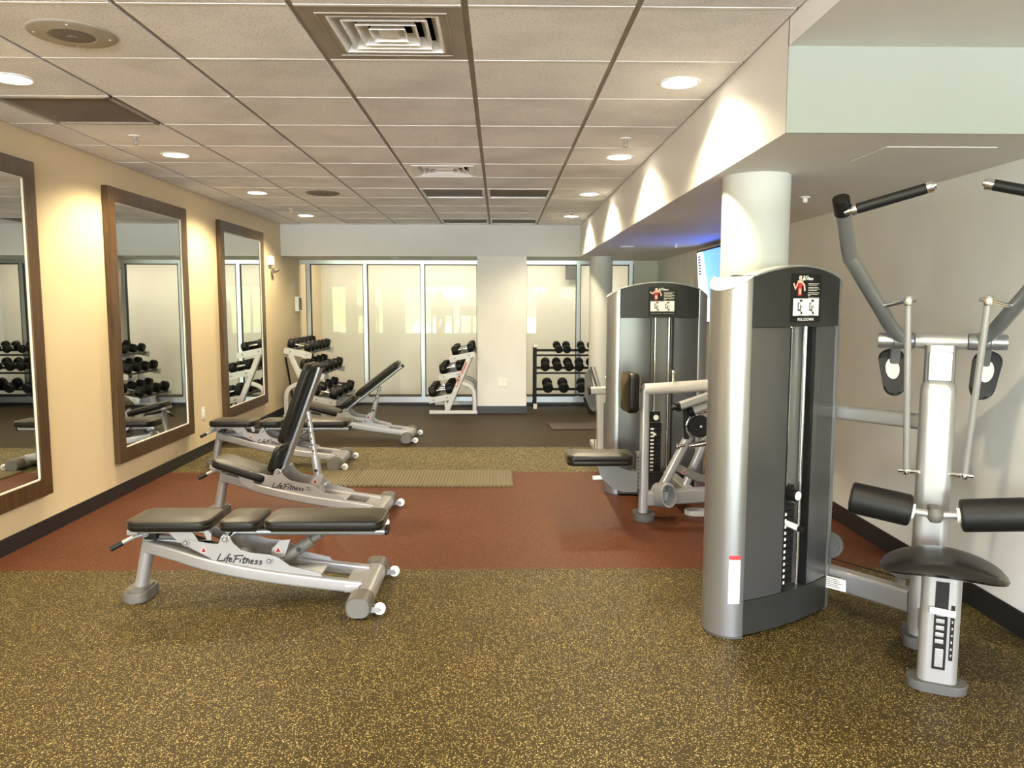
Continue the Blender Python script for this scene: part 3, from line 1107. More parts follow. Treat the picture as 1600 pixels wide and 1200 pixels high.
    obj('pivot_pin', MB().cyl((a.x, -.11, a.z), (a.x, .11, a.z), .012, 14), M_CHROME, t)
    obj('pivot_pin', MB().cyl((.425, -.13, .33), (.425, .13, .33), .012, 14), M_CHROME, t)
    obj('cross_plate', MB().bx(.62, .86, -.10, .10, .125, .135, .002), M_SILVER, t)
    return t


bench(-1.722, 3.735, 0, 0, 'flat adjustable bench nearest the camera, standing level across the red strip edge')
bench(-1.885, 5.255, 69, 17, 'adjustable bench with its backrest raised nearly upright, on the red strip', R(-4), True)
bench(-2.51, 6.92, 0, 0, 'flat adjustable bench half hidden behind the upright bench, near the middle mirror')
bench(-2.04, 8.25, 38, 15, 'adjustable bench with a half reclined backrest, farthest from the camera', 0, True)

# ------------------------------------------------------------------ mats on the floor
M_MAT = mat('olive_mat', (.135, .108, .056), .6, bump=.2, bscale=300, var=.08)
t = thing('ribbed_mat', 'long olive ribbed mat with toothed edges behind the upright bench', 'mat', (-.72, 6.31, 0))
mb = MB(T(.72, -6.31, 0))
tooth = []
x0, x1, y0, y1 = -1.52, .095, 6.055, 6.62
n = 44
for i in range(n):
    u = x0 + (x1 - x0) * i / n
    w = (x1 - x0) / n
    tooth += [(u, y0), (u + w * .2, y0 - .016), (u + w * .5, y0 - .016), (u + w * .7, y0)]
mm = 16
for i in range(mm):
    u = y0 + (y1 - y0) * i / mm
    w = (y1 - y0) / mm
    tooth += [(x1, u), (x1 + .016, u + w * .2), (x1 + .016, u + w * .5), (x1, u + w * .7)]
tooth += [(x1, y1), (x0, y1)]
mb.prism(tooth, .0005, .013)
obj('sheet', mb, M_MAT, t)
rb = MB(T(.72, -6.31, 0))
nr = 60
for i in range(nr):
    u = x0 + .005 + (x1 - x0 - .01) * (i + .5) / nr
    rb.sweep([(u, y0 + .002, .012), (u, y1 - .004, .012)], [(.0085, 0), (.005, .007), (-.005, .007), (-.0085, 0)])
obj('ribs', rb, M_MAT, t)
t = obj('rubber_mat', MB().prism([(.585, 9.32), (.615, 8.86), (1.9, 8.86), (1.9, 9.36)], .0005, .014, None, .003), mat('brown_mat', (.05, .028, .02), .6, bump=.3, bscale=200, var=.1))
tag(t, 'thin dark brown mat on the floor before the far round column', 'mat')


# ------------------------------------------------------------------ dumbbells
def dumbbell_parts(r, hw, gap):
    """head pair along local x with the grip between"""
    hd = []
    for s in (-1, 1):
        b = MB(T(s * gap / 2, 0, 0) @ RY(90 * s) @ RZ(15))
        b.lathe([(0, 0), (r * .62, 0), (r * .80, .004), (r, .016), (r, hw - .018), (r * .82, hw - .003), (r * .6, hw), (r * .56, hw - .003), (0, hw - .003)], None, 12)
        hd.append(b)
    g = MB().tube(smooth([(-gap / 2 - .002, 0, 0), (-gap / 4, 0, 0), (0, 0, 0), (gap / 4, 0, 0), (gap / 2 + .002, 0, 0)], 3), .014, 14, (0, 0, 1), True, None, [.85, .88, .92, .97, 1.0, 1.05, 1.1, 1.05, 1.0, .97, .92, .88, .85][:13])
    return hd, g


PROTO = {}


def dumbbell(M, r, hw, gap, label, group):
    key = (r, hw, gap)
    if key not in PROTO:
        t = thing('dumbbell', label, 'dumbbell', (0, 0, 0), 0, group)
        hd, g = dumbbell_parts(r, hw, gap)
        for b in hd:
            obj('head', b, M_IRON, t, 22)
        obj('grip', g, M_CHROME, t)
        PROTO[key] = t
    else:
        t = copy_tree(PROTO[key])
        t['label'] = label
        t['group'] = group
    t.matrix_world = M
    return t


# ------------------------------------------------------------------ angled dumbbell racks (d runs out from the back, y along the tiers)
ORD = ['first', 'second', 'third', 'fourth', 'fifth', 'sixth']


def tier_rack(name, label, xb, sgn, ya, yb, k, kz, m, n, who, logo=False):
    t = thing(name, label, 'dumbbell rack', (xb, ya, 0))
    Y = yb - ya

    def fl(y, s):                       # local frame: x = depth (d), y = height, z = toward the camera
        return Matrix(((sgn, 0, 0, 0), (0, 0, -1, y), (0, 1, 0, 0), (0, 0, 0, 1)))
    P = lambda d, z: (sgn * d * k, z * kz)
    for y in (0, Y):
        def pt(d, z):
            a, c = P(d, z)
            return (a, y, c)
        e = MB()
        e.bar([pt(0, .03), pt(.63, .03)], .06, .05, .012)
        e.bar([pt(.40, .05), pt(.10, .75)], .055, .07, .012, (1, 0, 0))
        e.bar(smooth([pt(.035, .05), pt(.035, .2), pt(.05, .31), pt(.10, .375), pt(.2, .415)], 5), .05, .055, .012, (sgn, 0, 0))
        e.bar([pt(.40, .05), pt(.42, .18)], .05, .04, .01, (1, 0, 0))
        fr = obj('end_frame', e, m, t)
        obj('rubber_foot', MB().cyl(pt(.03, 0), pt(.03, .012), .026, 14).cyl(pt(.60, 0), pt(.60, .012), .026, 14), M_RUBBER, fr)
        if logo and y == 0:
            a, c = pt(.355, .20), pt(.14, .70)
            L = math.hypot(a[0] - c[0], a[2] - c[2])
            ux = Vector((c[0] - a[0], 0, c[2] - a[2])).normalized()
            uz = Vector((0, -1, 0))
            uy = uz.cross(ux)
            Ml = Matrix(((ux.x, uy.x, uz.x, a[0]), (ux.y, uy.y, uz.y, y - .0285), (ux.z, uy.z, uz.z, a[2]), (0, 0, 0, 1)))
            script_logo(fr, Ml @ T(L * .34, -.016, 0), L * .66, .038, M_RED, .004)
    tiers = [(.355, .03, .735, .80), (.50, .19, .49, .55), (.635, .33, .185, .245)]
    for ti_, (d0, d1, z0, z1) in enumerate(tiers):
        tname = ('top', 'middle', 'bottom')[ti_]
        a, b = P(d0, z0), P(d1, z1)
        tr = MB()
        for f_ in (.2, .8):
            px, pz = a[0] + (b[0] - a[0]) * f_, a[1] + (b[1] - a[1]) * f_
            tr.bar([(px, -.02, pz + .012), (px, Y + .02, pz + .012)], .05, .022, .004)
        rl = obj('tier_rail', tr, M_RUBBER, t)
        for y in (-.028, Y + .018):
            ang = math.atan2(b[1] - a[1], b[0] - a[0])
            L = math.hypot(b[0] - a[0], b[1] - a[1])
            q = MB()
            dx, dz = (b[0] - a[0]) / L, (b[1] - a[1]) / L
            nx, nz = (-dz, dx) if dx > 0 else (dz, -dx)
            h = .036 * kz
            vs = []
            for yy in (y, y + .01):
                for (s_, v_) in ((0, -h), (L, -h), (L, h), (0, h)):
                    vs.append((a[0] + dx * s_ + nx * v_, yy, a[1] + dz * s_ + nz * v_))
            q.raw(vs, [(0, 1, 2, 3), (4, 5, 6, 7), (0, 1, 5, 4), (1, 2, 6, 5), (2, 3, 7, 6), (3, 0, 4, 7)])
            br = obj('end_bracket', q, m, t)
            if y < 0:
                for f_ in (.2, .78):
                    bolt(br, (a[0] + dx * L * f_, y, a[1] + dz * L * f_), (0, -1, 0), .013)
        r0 = (.060, .066, .070)[ti_]
        slope = math.degrees(math.atan2(b[1] - a[1], abs(b[0] - a[0])))
        cnt = n[ti_]
        for i in range(cnt):
            yy = ya + .085 + (Y - .17) * i / max(1, cnt - 1)
            cx, cz = xb + (a[0] + b[0]) / 2, (a[1] + b[1]) / 2 + .024 + r0 * 1.03 / cos(R(slope)) + .006
            M = T(cx, yy, cz) @ RY(-slope * (1 if (b[0] > a[0]) else -1)) @ RX(random.uniform(-20, 20))
            dumbbell(M, r0, .085 + .008 * ti_, .125, 'black dumbbell, %s along the %s tier of %s' % (ORD[i], tname, who), 'dumbbells on ' + who)
    return t


tier_rack('dumbbell_rack', 'pale three tier dumbbell rack in the corner by the farthest mirror', -2.72, 1, 9.75, 11.0, 1.05, 1.09, M_WHITEFRAME, (6, 5, 4), 'the pale corner rack')
tier_rack('dumbbell_rack', 'silver three tier dumbbell rack seen end on, beside the pillar', -.29, -1, 10.15, 11.08, 1.0, 1.0, M_WHITEFRAME, (4, 4, 4), 'the silver rack by the pillar', True)

# straight black rack before the right hand glass
bx0, bx1, by0, by1 = .50, 1.95, 10.74, 11.06
t = thing('dumbbell_rack', 'low black straight dumbbell rack behind the far round column', 'dumbbell rack', (bx0, by0, 0))
for x in (bx0, bx1):
    u = MB(T(-bx0, -by0, 0))
    for y in (by0, by1):
        u.bar([(x, y, .05), (x, y, .86)], .04, .04, .006, (1, 0, 0))
    for z in (.22, .53, .78):
        u.bar([(x, by0, z), (x, by1, z + .06)], .03, .035, .005)
    fr = obj('end_frame', u, M_IRON, t)
    for y in (by0, by1):
        obj('post_cap', MB(T(-bx0, -by0, 0)).bx(x - .025, x + .025, y - .025, y + .025, .855, .90, .004), M_CREAMBOX, fr)
        obj('post_foot', MB(T(-bx0, -by0, 0)).bx(x - .026, x + .026, y - .026, y + .026, 0, .07, .004), M_CREAMBOX if y == by0 else M_IRON, fr)
rows = [(.745, [.82, .945, 1.15, 1.30], .055), (.495, [.647, .81, .97, 1.125, 1.3], .064), (.19, [.68, .90, 1.16, 1.38], .073)]
for (z, xs_, r), tn in zip(rows, ('top', 'middle', 'bottom')):
    sh = MB(T(-bx0, -by0, 0))
    sh.bar([(bx0, by0 + .03, z), (bx1, by0 + .03, z)], .035, .025, .004)
    sh.bar([(bx0, by1 - .05, z + .055), (bx1, by1 - .05, z + .055)], .035, .035, .004)
    obj('shelf_rail', sh, M_IRON, t)
    for i, x in enumerate(xs_):
        ym = (by0 + by1) / 2 - .02
        zz = z + .0275 + .0125 + r + .012
        dumbbell(T(x, ym, zz) @ RZ(90 + random.uniform(-3, 3)) @ RX(random.uniform(-15, 15)) @ RY(-13), r, .085, .13, 'black dumbbell, %s from the left on the %s tier of the black rack' % (ORD[i], tn), 'dumbbells on the black rack')


# ------------------------------------------------------------------ weight stack towers
def arch(x, y=0):
    ax = abs(x)
    return 1.605 - .55 * x * x - max(0, ax - .29) * .35


def bow(x):
    return -.028 * (1 - (x / .2925) ** 2)


def plan(x0, x1, n, off, back):
    xs_ = [x0 + (x1 - x0) * i / n for i in range(n + 1)]
    return [(x, bow(x) + off) for x in xs_] + [(x1, back), (x0, back)]


def placard(parent, M, title, pose):
    """square instruction board in local xy facing +z"""
    w = .205
    p = obj('placard', MB(M).prism(rrect(w, w * 1.02, .012, 4), 0, .003, None, .0008), M_BLACK, parent)
    obj('diagram_panel', MB(M).bx(-w * .43, w * .43, -w * .37, -.002, .003, .0036), M_WHITE, p)
    if title:
        lettering('title', title, .017, M @ T(0, -w * .475, .0032), M_WHITE, p, 0, .0003, 'CENTER', .0003, 1.25)
    else:
        obj('title_band', MB(M).bx(-.088, -.004, -w * .465, -w * .425, .003, .0034).bx(.004, .088, -w * .465, -w * .425, .003, .0034), M_GREY, p)
    script_logo(p, M @ T(-.042, w * .38, .0032), .085, .017, M_WHITE, .0013)
    tx = MB(M)
    yy = w * .31
    for row in ((.075, .06), (.07, .078, .06), (.078, .07, .016), (.078, .072, .058)):
        for L in row:
            tx.bx(.01, .01 + L * 1.02, yy - .0024, yy, .003, .0034)
            yy -= .0062
        yy -= .004
    obj('small_print', tx, M_CREAMBOX, p)
    # printed figure seen from behind with the worked muscles in red
    fg = MB(M @ T(-.047, .05, .0031))
    fg.prism(circ(0, .036, .009, 14), 0, .0005)
    arms = [[(-.012, .018), (-.03, -.012), (-.043, .012)], [(.012, .018), (.03, .004), (.034, -.02)]] if pose == 0 else [[(-.012, .02), (-.026, .004), (-.046, .016)], [(.012, .02), (.028, .018), (.04, -.012)]]
    for s in arms:
        fg.sweep([(x, y, .0002) for x, y in s], [(.005, -.0002), (.005, .0003), (-.005, .0003), (-.005, -.0002)])
    fg.prism([(-.016, .024), (-.006, .026), (.006, .026), (.016, .024), (.015, .008), (-.015, .008)], 0, .0005)
    fg.prism([(-.008, -.01), (.008, -.01), (.007, -.034), (-.007, -.034)], .0004, .0008)
    obj('printed_body', fg, M_SKIN, p)
    obj('printed_muscle', MB(M @ T(-.047, .05, .0031)).prism([(-.015, .014), (.015, .014), (.012, -.012), (.013, -.04), (-.013, -.04), (-.012, -.012)], .0003, .0007), M_RED, p)
    dg = MB(M)
    for cx in (-.04, .04):
        for (a, b, c, d) in ((-.006, .012, -.016, -.006), (-.018, -.012, -.055, -.02), (-.012, .0, -.055, -.049), (.002, .014, -.07, -.058), (-.003, .003, -.058, -.03), (-.02, .0, -.022, -.019), (.006, .014, -.04, -.036)):
            dg.bx(cx + a, cx + b, c, d, .0034, .0040)
        dg.bx(cx - .018, cx + .016, -.0745, -.0725, .0034, .0040)
    obj('diagram', dg, M_INK, p)
    return p


def tower(t, M, title, pose):
    """body of a selectorised stack; front faces local -y, x lateral"""
    for s in (-1, 1):
        o = [(s * .2925, -.004)] + [(s * (.2925 + .086 * cos(R(a))), .10 + .105 * sin(R(a))) for a in range(-84, 91, 12)] + [(s * .2925, .205)]
        obj('side_column', MB(M).column(o, .012, lambda x, y: arch(x)), M_TOWER, t, 40)
        obj('column_cap', MB(M).column([(s * .2925 + (p[0] - s * .2925) * 1.02, p[1]) for p in o], 1.47, lambda x, y: arch(x) + .004) if False else MB(M).sweep([(p[0], p[1], arch(p[0]) + .001) for p in o], rrect(.006, .006, .002, 2)), M_SILVER, t)
        obj('base_glide', MB(M).column([(p[0] * .985, p[1] * .98 + .002) for p in o], 0, lambda x, y: .012), M_RUBBER, t)
    obj('back_shell', MB(M).column([(-.2925, .06), (.2925, .06), (.2925, .2), (.15, .225), (-.15, .225), (-.2925, .2)], .012, lambda x, y: 1.585 - .55 * x * x), M_DARK, t)
    obj('head_panel', MB(M).column(plan(-.291, .291, 16, -.010, .06), 1.345, lambda x, y: arch(x) - .004), M_DARK, t, 30)
    obj('top_trim', MB(M).sweep([(x, bow(x) * .5 + .02, arch(x)) for x in [-.292 + .584 * i / 24 for i in range(25)]], rrect(.075, .008, .003, 2)), M_SILVER, t)
    obj('kick_panel', MB(M).column(plan(-.291, .291, 16, -.004, .06), .014, lambda x, y: .165), M_DARK, t, 30)
    obj('front_panel', MB(M).column(plan(-.291, -.068, 8, 0, .02), .167, lambda x, y: 1.343), M_SHROUD, t, 30)
    obj('front_panel', MB(M).column(plan(.105, .291, 8, 0, .02), .167, lambda x, y: 1.343), M_SHROUD, t, 30)
    obj('channel_back', MB(M).bx(-.068, .105, .022, .06, .167, 1.343), M_CHANNEL, t)
    ch = MB(M)
    ch.bx(-.070, -.064, bow(-.066) - .002, .03, .167, 1.343).bx(.101, .107, bow(.1) - .002, .03, .167, 1.343)
    obj('channel_edge', ch, M_BLACK, t)
    obj('guide_rod', MB(M).cyl((-.028, .004, .62), (-.028, .004, 1.345), .0085, 14), M_CHROME, t)
    obj('guide_rod', MB(M).cyl((.076, .004, .167), (.076, .004, 1.345), .0095, 14), M_CHROME, t)
    st = MB(M)
    for i in range(13):
        z = .185 + i * .0285
        st.bx(-.060, .03, -.008, .0225, z, z + .026, .002)
    so = obj('weight_stack', st, M_BLACK, t)
    for i in range(12):
        z = .191 + i * .0285
        obj('weight_label', MB(M).bx(-.052, -.026, -.0095, -.0075, z, z + .013), M_WHITE, so)
    kb = obj('selector_knob', MB(M).cyl((-.022, .02, .605), (-.022, -.06, .605), .028, 20, .004).bx(-.055, .02, -.01, .0225, .565, .64, .004), M_BLACK, t)
    obj('knob_badge', MB(M).cyl((-.022, -.059, .605), (-.022, -.063, .605), .02, 20), M_WHITE, kb)
    pn = obj('selector_pin', MB(M).cyl((-.022, .0, .47), (-.022, -.07, .462), .0135, 14, .003), M_WHITE, t)
    obj('pin_end', MB(M).cyl((-.022, -.07, .462), (-.022, -.093, .459), .015, 14, .003), M_BLACK, pn)
    placard(t, M @ Matrix(((1, 0, 0, .012), (0, 0, -1, bow(.1) - .011), (0, 1, 0, 1.468), (0, 0, 0, 1))), title, pose)


# ---- pulldown machine, nearest the camera
MT = T(1.05 + .2925 * cos(R(32.6)), 3.22 + .2925 * sin(R(32.6)), 0) @ RZ(32.6)
L0 = Vector((1.55, 3.25, 0))
OFF = T(*(-L0))
pd = thing('pulldown_machine', 'pulldown weight machine with raised black handles, nearest the right wall', 'exercise machine', L0)
tower(pd, OFF @ MT, 'PULLDOWN', 0)
sk = obj('caution_sticker', MB(OFF @ MT @ T(-.2925, .10, 0)).column([(-.0875 * cos(R(a)), .1065 * sin(R(a))) for a in range(-74, -39, 5)] + [(-.084 * cos(R(a)), .103 * sin(R(a))) for a in range(-44, -79, -5)], .16, lambda x, y: .37), M_WHITE, pd)
obj('sticker_stripe', MB(OFF @ MT @ T(-.2925, .10, 0)).column([(-.0880 * cos(R(a)), .107 * sin(R(a))) for a in range(-74, -39, 5)] + [(-.085 * cos(R(a)), .104 * sin(R(a))) for a in range(-44, -79, -5)], .354, lambda x, y: .372), M_RED, sk)
MP = OFF @ T(1.65, 2.775, 0) @ RZ(-26)
W = lambda x, y, z: OFF @ Vector((x, y, z))
# foot and seat post
obj('front_foot', MB(MP).prism(rrect(.205, .115, .05, 6), 0, .036, None, .006), M_RUBBER, pd)
sp_ = obj('seat_post', MB(MP).sweep([(0, .01, .034), (0, .01, .44)], rrect(.132, .10, .03, 5), (0, 1, 0)), M_SILVER, pd)
ft = MB(MP)
obj('slot', ft.bx(-.022, .022, -.0425, -.039, .09, .425), M_BLACK, sp_)
rk = MB(MP).bx(-.014, .014, -.0455, -.041, .10, .17, .002)
for i in range(5):
    rk.bx(-.016, .012, -.0455, -.041, .19 + i * .026, .206 + i * .026, .002)
obj('slot_rack', rk, M_SILVER, sp_)
obj('number_strip', MB(MP).bx(.031, .044, -.0425, -.039, .13, .34), M_BLACK, sp_)
for i in range(7):
    lettering('number', '1234567'[i], .013, MP @ Matrix(((1, 0, 0, .0345), (0, 0, -1, -.0425), (0, 1, 0, .30 - i * .026), (0, 0, 0, 1))), M_WHITE, sp_)
obj('seat_lever', MB(MP).cyl((-.04, -.055, .318), (.045, -.055, .312), .0125, 16, .004).cyl((.0, -.055, .315), (.0, -.035, .315), .01, 10), M_WHITE, pd)
# saddle seat
sb = MB(MP)
NU, NV = 28, 14
vs, fs = [], []
for side in (1, -1):
    for i in range(NU + 1):
        a = -1 + 2 * i / NU
        for j in range(NV + 1):
            b_ = -1 + 2 * j / NV
            wv = max(0, 1 - abs(a) ** 2.6) ** .5
            u, v = a * .212, b_ * (.03 + .135 * wv) + .05 - .05 * a * a
            e = max(0, (1 - abs(a) ** 3) * (1 - abs(b_) ** 4)) ** .5
            z = .472 - .022 * a * a + side * (.034 if side > 0 else .026) * e * (1 - .25 * abs(a))
            vs.append((u, v, z))
K = (NU + 1) * (NV + 1)
for sI in range(2):
    for i in range(NU):
        for j in range(NV):
            q = [sI * K + i * (NV + 1) + j, sI * K + (i + 1) * (NV + 1) + j, sI * K + (i + 1) * (NV + 1) + j + 1, sI * K + i * (NV + 1) + j + 1]
            fs.append(q)
sb.raw(vs, fs)
bmesh.ops.remove_doubles(sb.bm, verts=sb.bm.verts[:], dist=.0004)
obj('seat', sb, M_SADDLE, pd, 60)
obj('seat_plate', MB(MP).bx(-.09, .09, -.02, .13, .428, .447, .004), M_SILVER, pd)
# base rails
obj('base_rail', MB(MP).bar([(0, .05, .13), (-.02, .40, .13)], .07, .10, .012), M_SILVER, pd)
br_ = obj('base_rail', MB(OFF).bar([(1.57, 3.66, .135), (1.81, 3.26, .15)], .075, .10, .014), M_SILVER, pd)
dl = (Vector((1.81, 3.26, .15)) - Vector((1.545, 3.60, .135))).normalized()
nrm = Vector((dl.y, -dl.x, 0)).normalized()
cpos = Vector((1.545, 3.60, .135)) + dl * .09 + nrm * .0378
upv = nrm.cross(dl)
Mb = OFF @ Matrix(((dl.x, upv.x, nrm.x, cpos.x), (dl.y, upv.y, nrm.y, cpos.y), (dl.z, upv.z, nrm.z, cpos.z), (0, 0, 0, 1)))
pl = obj('serial_plate', MB(Mb).bx(-.04, .06, -.028, .028, 0, .0008), M_WHITE, br_)
sm = MB(Mb)
for i in range(5):
    sm.bx(-.035, .02 + .03 * ((i * 7) % 3) / 3, .018 - i * .009, .0215 - i * .009, .0006, .0012)
obj('small_print', sm, M_GREY, pl)
obj('upper_rail', MB(OFF).bar([(1.575, 3.66, .935), (1.83, 3.19, .945)], .05, .066, .014), M_SILVER, pd)
# upright
obj('upright', MB(MP).sweep(smooth([(-.02, .43, .05), (-.02, .43, .6), (-.02, .43, 1.0), (-.02, .43, 1.08), (-.02, .432, 1.125)], 5), rrect(.128, .15, .035, 6), (0, 1, 0), True, None, [1] * 16 + [.99, .97, .93, .86, .80]), M_SILVER, pd)
obj('upright_foot', MB(MP).prism(rrect(.17, .2, .04, 5), 0, .05, T(-.02, .43, 0), .006), M_RUBBER, pd)
hb = obj('head_block', MB(MP).sweep([(-.02, .432, 1.09), (-.02, .432, 1.275)], rrect(.112, .11, .025, 5), (0, 1, 0)).bx(-.065, .025, .37, .40, 1.125, 1.25, .01), M_TOWER, pd)
obj('axis_badge', MB(MP).bx(-.035, -.005, .3685, .3705, 1.175, 1.215, .002), M_WHITE, hb)
obj('pivot_tube', MB(MP).cyl((-.115, .432, 1.29), (.075, .432, 1.29), .031, 28, .003), M_SILVER, pd)
for s in (-1, 1):
    c = -.02
    X = lambda u: c + s * u
    arm = obj('press_arm', MB(MP).cyl((X(.097), .432, 1.29), (X(.175), .432, 1.29), .034, 28, .004).tube(smooth([(X(.14), .425, 1.295), (X(.185), .385, 1.345), (X(.235), .315, 1.43), (X(.335), .175, 1.60), (X(.352), .15, 1.635), (X(.372), .06, 1.75), (X(.38), .02, 1.80)], 5), .0285, 18), M_ARM, pd)
    obj('arm_end_cap', MB(MP).cyl((X(.377), .034, 1.782), (X(.386), -.012, 1.838), .032, 20, .006), M_BLACK, arm)
    obj('hub_cap', MB(MP).cyl((X(.175), .432, 1.29), (X(.235), .432, 1.29), .032, 28, .004), M_TOWER, pd)
    hdl = obj('handle', MB(MP).cyl((X(.372), .005, 1.785), (X(.072), -.005, 1.865), .0125, 14), M_CHROME, arm)
    a0, a1 = Vector((X(.345), .004, 1.792)), Vector((X(.085), -.004, 1.861))
    gd = (a1 - a0)
    obj('foam_grip', MB(MP).cyl(a0 + gd * .06, a0 + gd * .93, .0195, 18, .003), M_FOAM, hdl)
    obj('grip_collar', MB(MP).cyl(a0 - gd * .01, a0 + gd * .06, .0225, 18, .003), M_CHROME, hdl)
    obj('grip_collar', MB(MP).cyl(a0 + gd * .93, a1 + gd * .02, .0225, 18, .003), M_CHROME, hdl)
    # connecting rod with ball joints
    r0, r1 = Vector((X(.135), .21, 1.455)), Vector((X(.105), .34, .755))
    rod = obj('link_rod', MB(MP).cyl(r0, r1, .0125, 16), M_SILVER, pd)
    obj('rod_joint', MB(MP).cyl(Vector((X(.232), .315, 1.43)), r0 + Vector((s * .008, .0, 0)), .0095, 14).lathe([(0, -.022), (.014, -.018), (.018, 0), (.014, .018), (0, .022)], T(*r0), 16).cyl(r0, r0 + Vector((-s * .028, -.006, .004)), .008, 10), M_CHROME, rod)
    obj('rod_joint', MB(MP).cyl((X(.05), .38, .745), r1, .011, 14).lathe([(0, -.018), (.012, -.014), (.015, 0), (.012, .014), (0, .018)], T(*r1), 16).cyl(r1, r1 + Vector((s * .03, 0, 0)), .008, 10), M_CHROME, rod)
    # counterweight bumper behind the hub
    cw = obj('counterweight_strut', MB(MP).bar([(X(.165), .45, 1.28), (X(.165), .50, 1.17)], .04, .03, .008, (0, 1, 0)), M_ARM, pd)
    pp = rrect(.095, .20, .042, 6)
    obj('counterweight', MB(MP @ T(X(.17), .50, 1.15) @ RY(s * 8) @ RX(90 - 12)).prism([(x * (1 + y * 1.4), y) for x, y in pp], -.03, .03, None, .01), M_BLACK, cw)
    obj('counterweight_face', MB(MP @ T(X(.17), .50, 1.15) @ RY(s * 8) @ RX(90 - 12)).prism([(.027 * cos(R(a)), .045 * sin(R(a)) + .012) for a in range(0, 360, 15)], .029, .032), M_SILVER, cw)
    # thigh roller
    q0, q1 = Vector((X(.085), .20, .622)), Vector((X(.31), .20, .654))
    q = q1 - q0
    ro = obj('thigh_roller', MB(MP).cyl(q0, q1, .064, 32, .012), M_FOAM, pd)
    obj('roller_collar', MB(MP).cyl(q0 - q * .05, q0 + q * .01, .03, 20), M_WHITE, ro)
    obj('roller_end', MB(MP).cyl(q1 - q * .01, q1 + q * .012, .036, 24, .002), M_RUBBER, ro)
    obj('roller_axle', MB(MP).cyl((c, .20, .615), q0, .014, 14), M_SILVER, pd)
obj('roller_hub', MB(MP).lathe([(0, -.034), (.02, -.028), (.031, -.01), (.031, .01), (.02, .028), (0, .034)], T(-.02, .20, .615), 20).bar([(-.02, .20, .615), (-.02, .37, .60)], .04, .04, .01), M_GREY, pd)
# cable pulleys behind the tower
for (x, y, z) in ((1.617, 3.68, .268), (1.84, 3.40, .262)):
    Mw = OFF @ T(x, y, z) @ RZ(-30) @ RX(90)
    pu = obj('pulley', MB(Mw).lathe([(0, -.012), (.062, -.012), (.066, -.008), (.06, 0), (.066, .008), (.062, .012), (.05, .012), (.048, .009), (0, .009)], None, 32), M_RUBBER, pd)
    obj('pulley_pin', MB(Mw).lathe([(.010, .008), (.010, .016), (.006, .019), (0, .019)], None, 14), M_CHROME, pu)
    obj('pulley_bracket', MB(OFF).bx(x - .02, x + .02, y + .01, y + .03, .05, z, .003), M_SILVER, pd)
obj('cable', MB(OFF).cyl((1.617, 3.68, .204), (1.84, 3.40, .198), .003, 8), M_BLACK, pd)

# ---- row machine with its own tower
L1 = Vector((1.19, 5.74, 0))
O1 = T(*(-L1))
rw = thing('row_machine', 'seated row weight machine with black chest pad, behind the pulldown tower', 'exercise machine', L1)
tower(rw, O1 @ T(1.19, 5.765, 0), None, 1)
obj('front_post', MB(O1).sweep([(.972, 5.12, .03), (.972, 5.12, .87), (.985, 5.12, .895)], rrect(.062, .062, .022, 5), (0, 1, 0)), M_SILVER, rw)
obj('front_foot', MB(O1).prism(rrect(.135, .20, .05, 6), 0, .045, T(.975, 5.12, 0), .006), M_RUBBER, rw)
rkp = obj('seat_rack', MB(O1).bx(.918, .942, 5.095, 5.145, .21, .46, .003), M_GREY, rw)
hl = MB(O1)
for i in range(8):
    hl.cyl((.930, 5.0955, .235 + i * .027), (.930, 5.0935, .235 + i * .027), .007, 10)
obj('rack_hole', hl, M_INK, rkp)
obj('seat', MB(O1).cushion(T(.665, 5.11, .385), .44, .27, .07, .05, .016), M_VINYL, rw)
MF = Matrix(((1, 0, 0, 0), (0, 0, -1, 5.08), (0, 1, 0, 0), (0, 0, 0, 1)))
obj('seat_bracket', MB(O1 @ MF).prism([(.655, .385), (.665, .325), (.70, .265), (.755, .215), (.83, .19), (.925, .19), (.925, .335), (.86, .337), (.81, .355), (.775, .385)], -.05, .0, None, .004), M_CHANNEL, rw)
bolt(rw, (.74, 5.078, .30), (0, -1, 0), .01)
obj('seat_lever', MB(O1).cyl((.625, 5.10, .285), (.70, 5.10, .29), .016, 16, .003), M_WHITE, rw)
MC = O1 @ T(.905, 5.10, .865) @ RZ(6) @ RY(-90)
cp = obj('chest_pad', MB(MC).cushion(T(0, 0, 0), .265, .245, .075, .045, .02, .014), M_VINYL, rw)
obj('chest_pad_stem', MB(O1).bar([(.90, 5.12, .87), (.99, 5.12, .885)], .035, .03, .006), M_BLACK, rw)
obj('top_bar', MB(O1).tube([(.965, 5.12, .878), (1.2, 5.12, .893), (1.46, 5.13, .91)], .040, 20), M_WHITEFRAME, rw)
obj('top_peg', MB(O1).cyl((1.155, 5.12, .91), (1.155, 5.12, 1.0), .0095, 12).cyl((1.155, 5.12, .985), (1.155, 5.12, 1.008), .015, 14, .003), M_CHROME, rw)
obj('base_beam', MB(O1).bar([(.97, 5.13, .135), (1.62, 5.19, .16)], .07, .10, .014), M_SILVER, rw)
obj('link_beam', MB(O1).bar([(1.30, 5.16, .15), (1.28, 5.76, .15)], .08, .09, .012), M_SILVER, rw)
obj('leg_strut', MB(O1).bar([(1.075, 5.15, .15), (1.28, 5.15, .56)], .06, .06, .018, (0, 1, 0)), M_SILVER, rw)
obj('leg_strut', MB(O1).bar([(1.285, 5.30, .15), (1.47, 5.30, .60)], .055, .055, .016, (0, 1, 0)), M_SILVER, rw)
bm_ = obj('brace', MB(O1).bar([(1.20, 5.11, .35), (1.33, 5.11, .285), (1.46, 5.11, .255)], .03, .055, .01), M_GREY, rw)
warning_label(bm_, O1 @ Matrix(((1, 0, 0, 1.24), (0, 0, -1, 5.094), (0, 1, 0, .33), (0, 0, 0, 1))), .017)
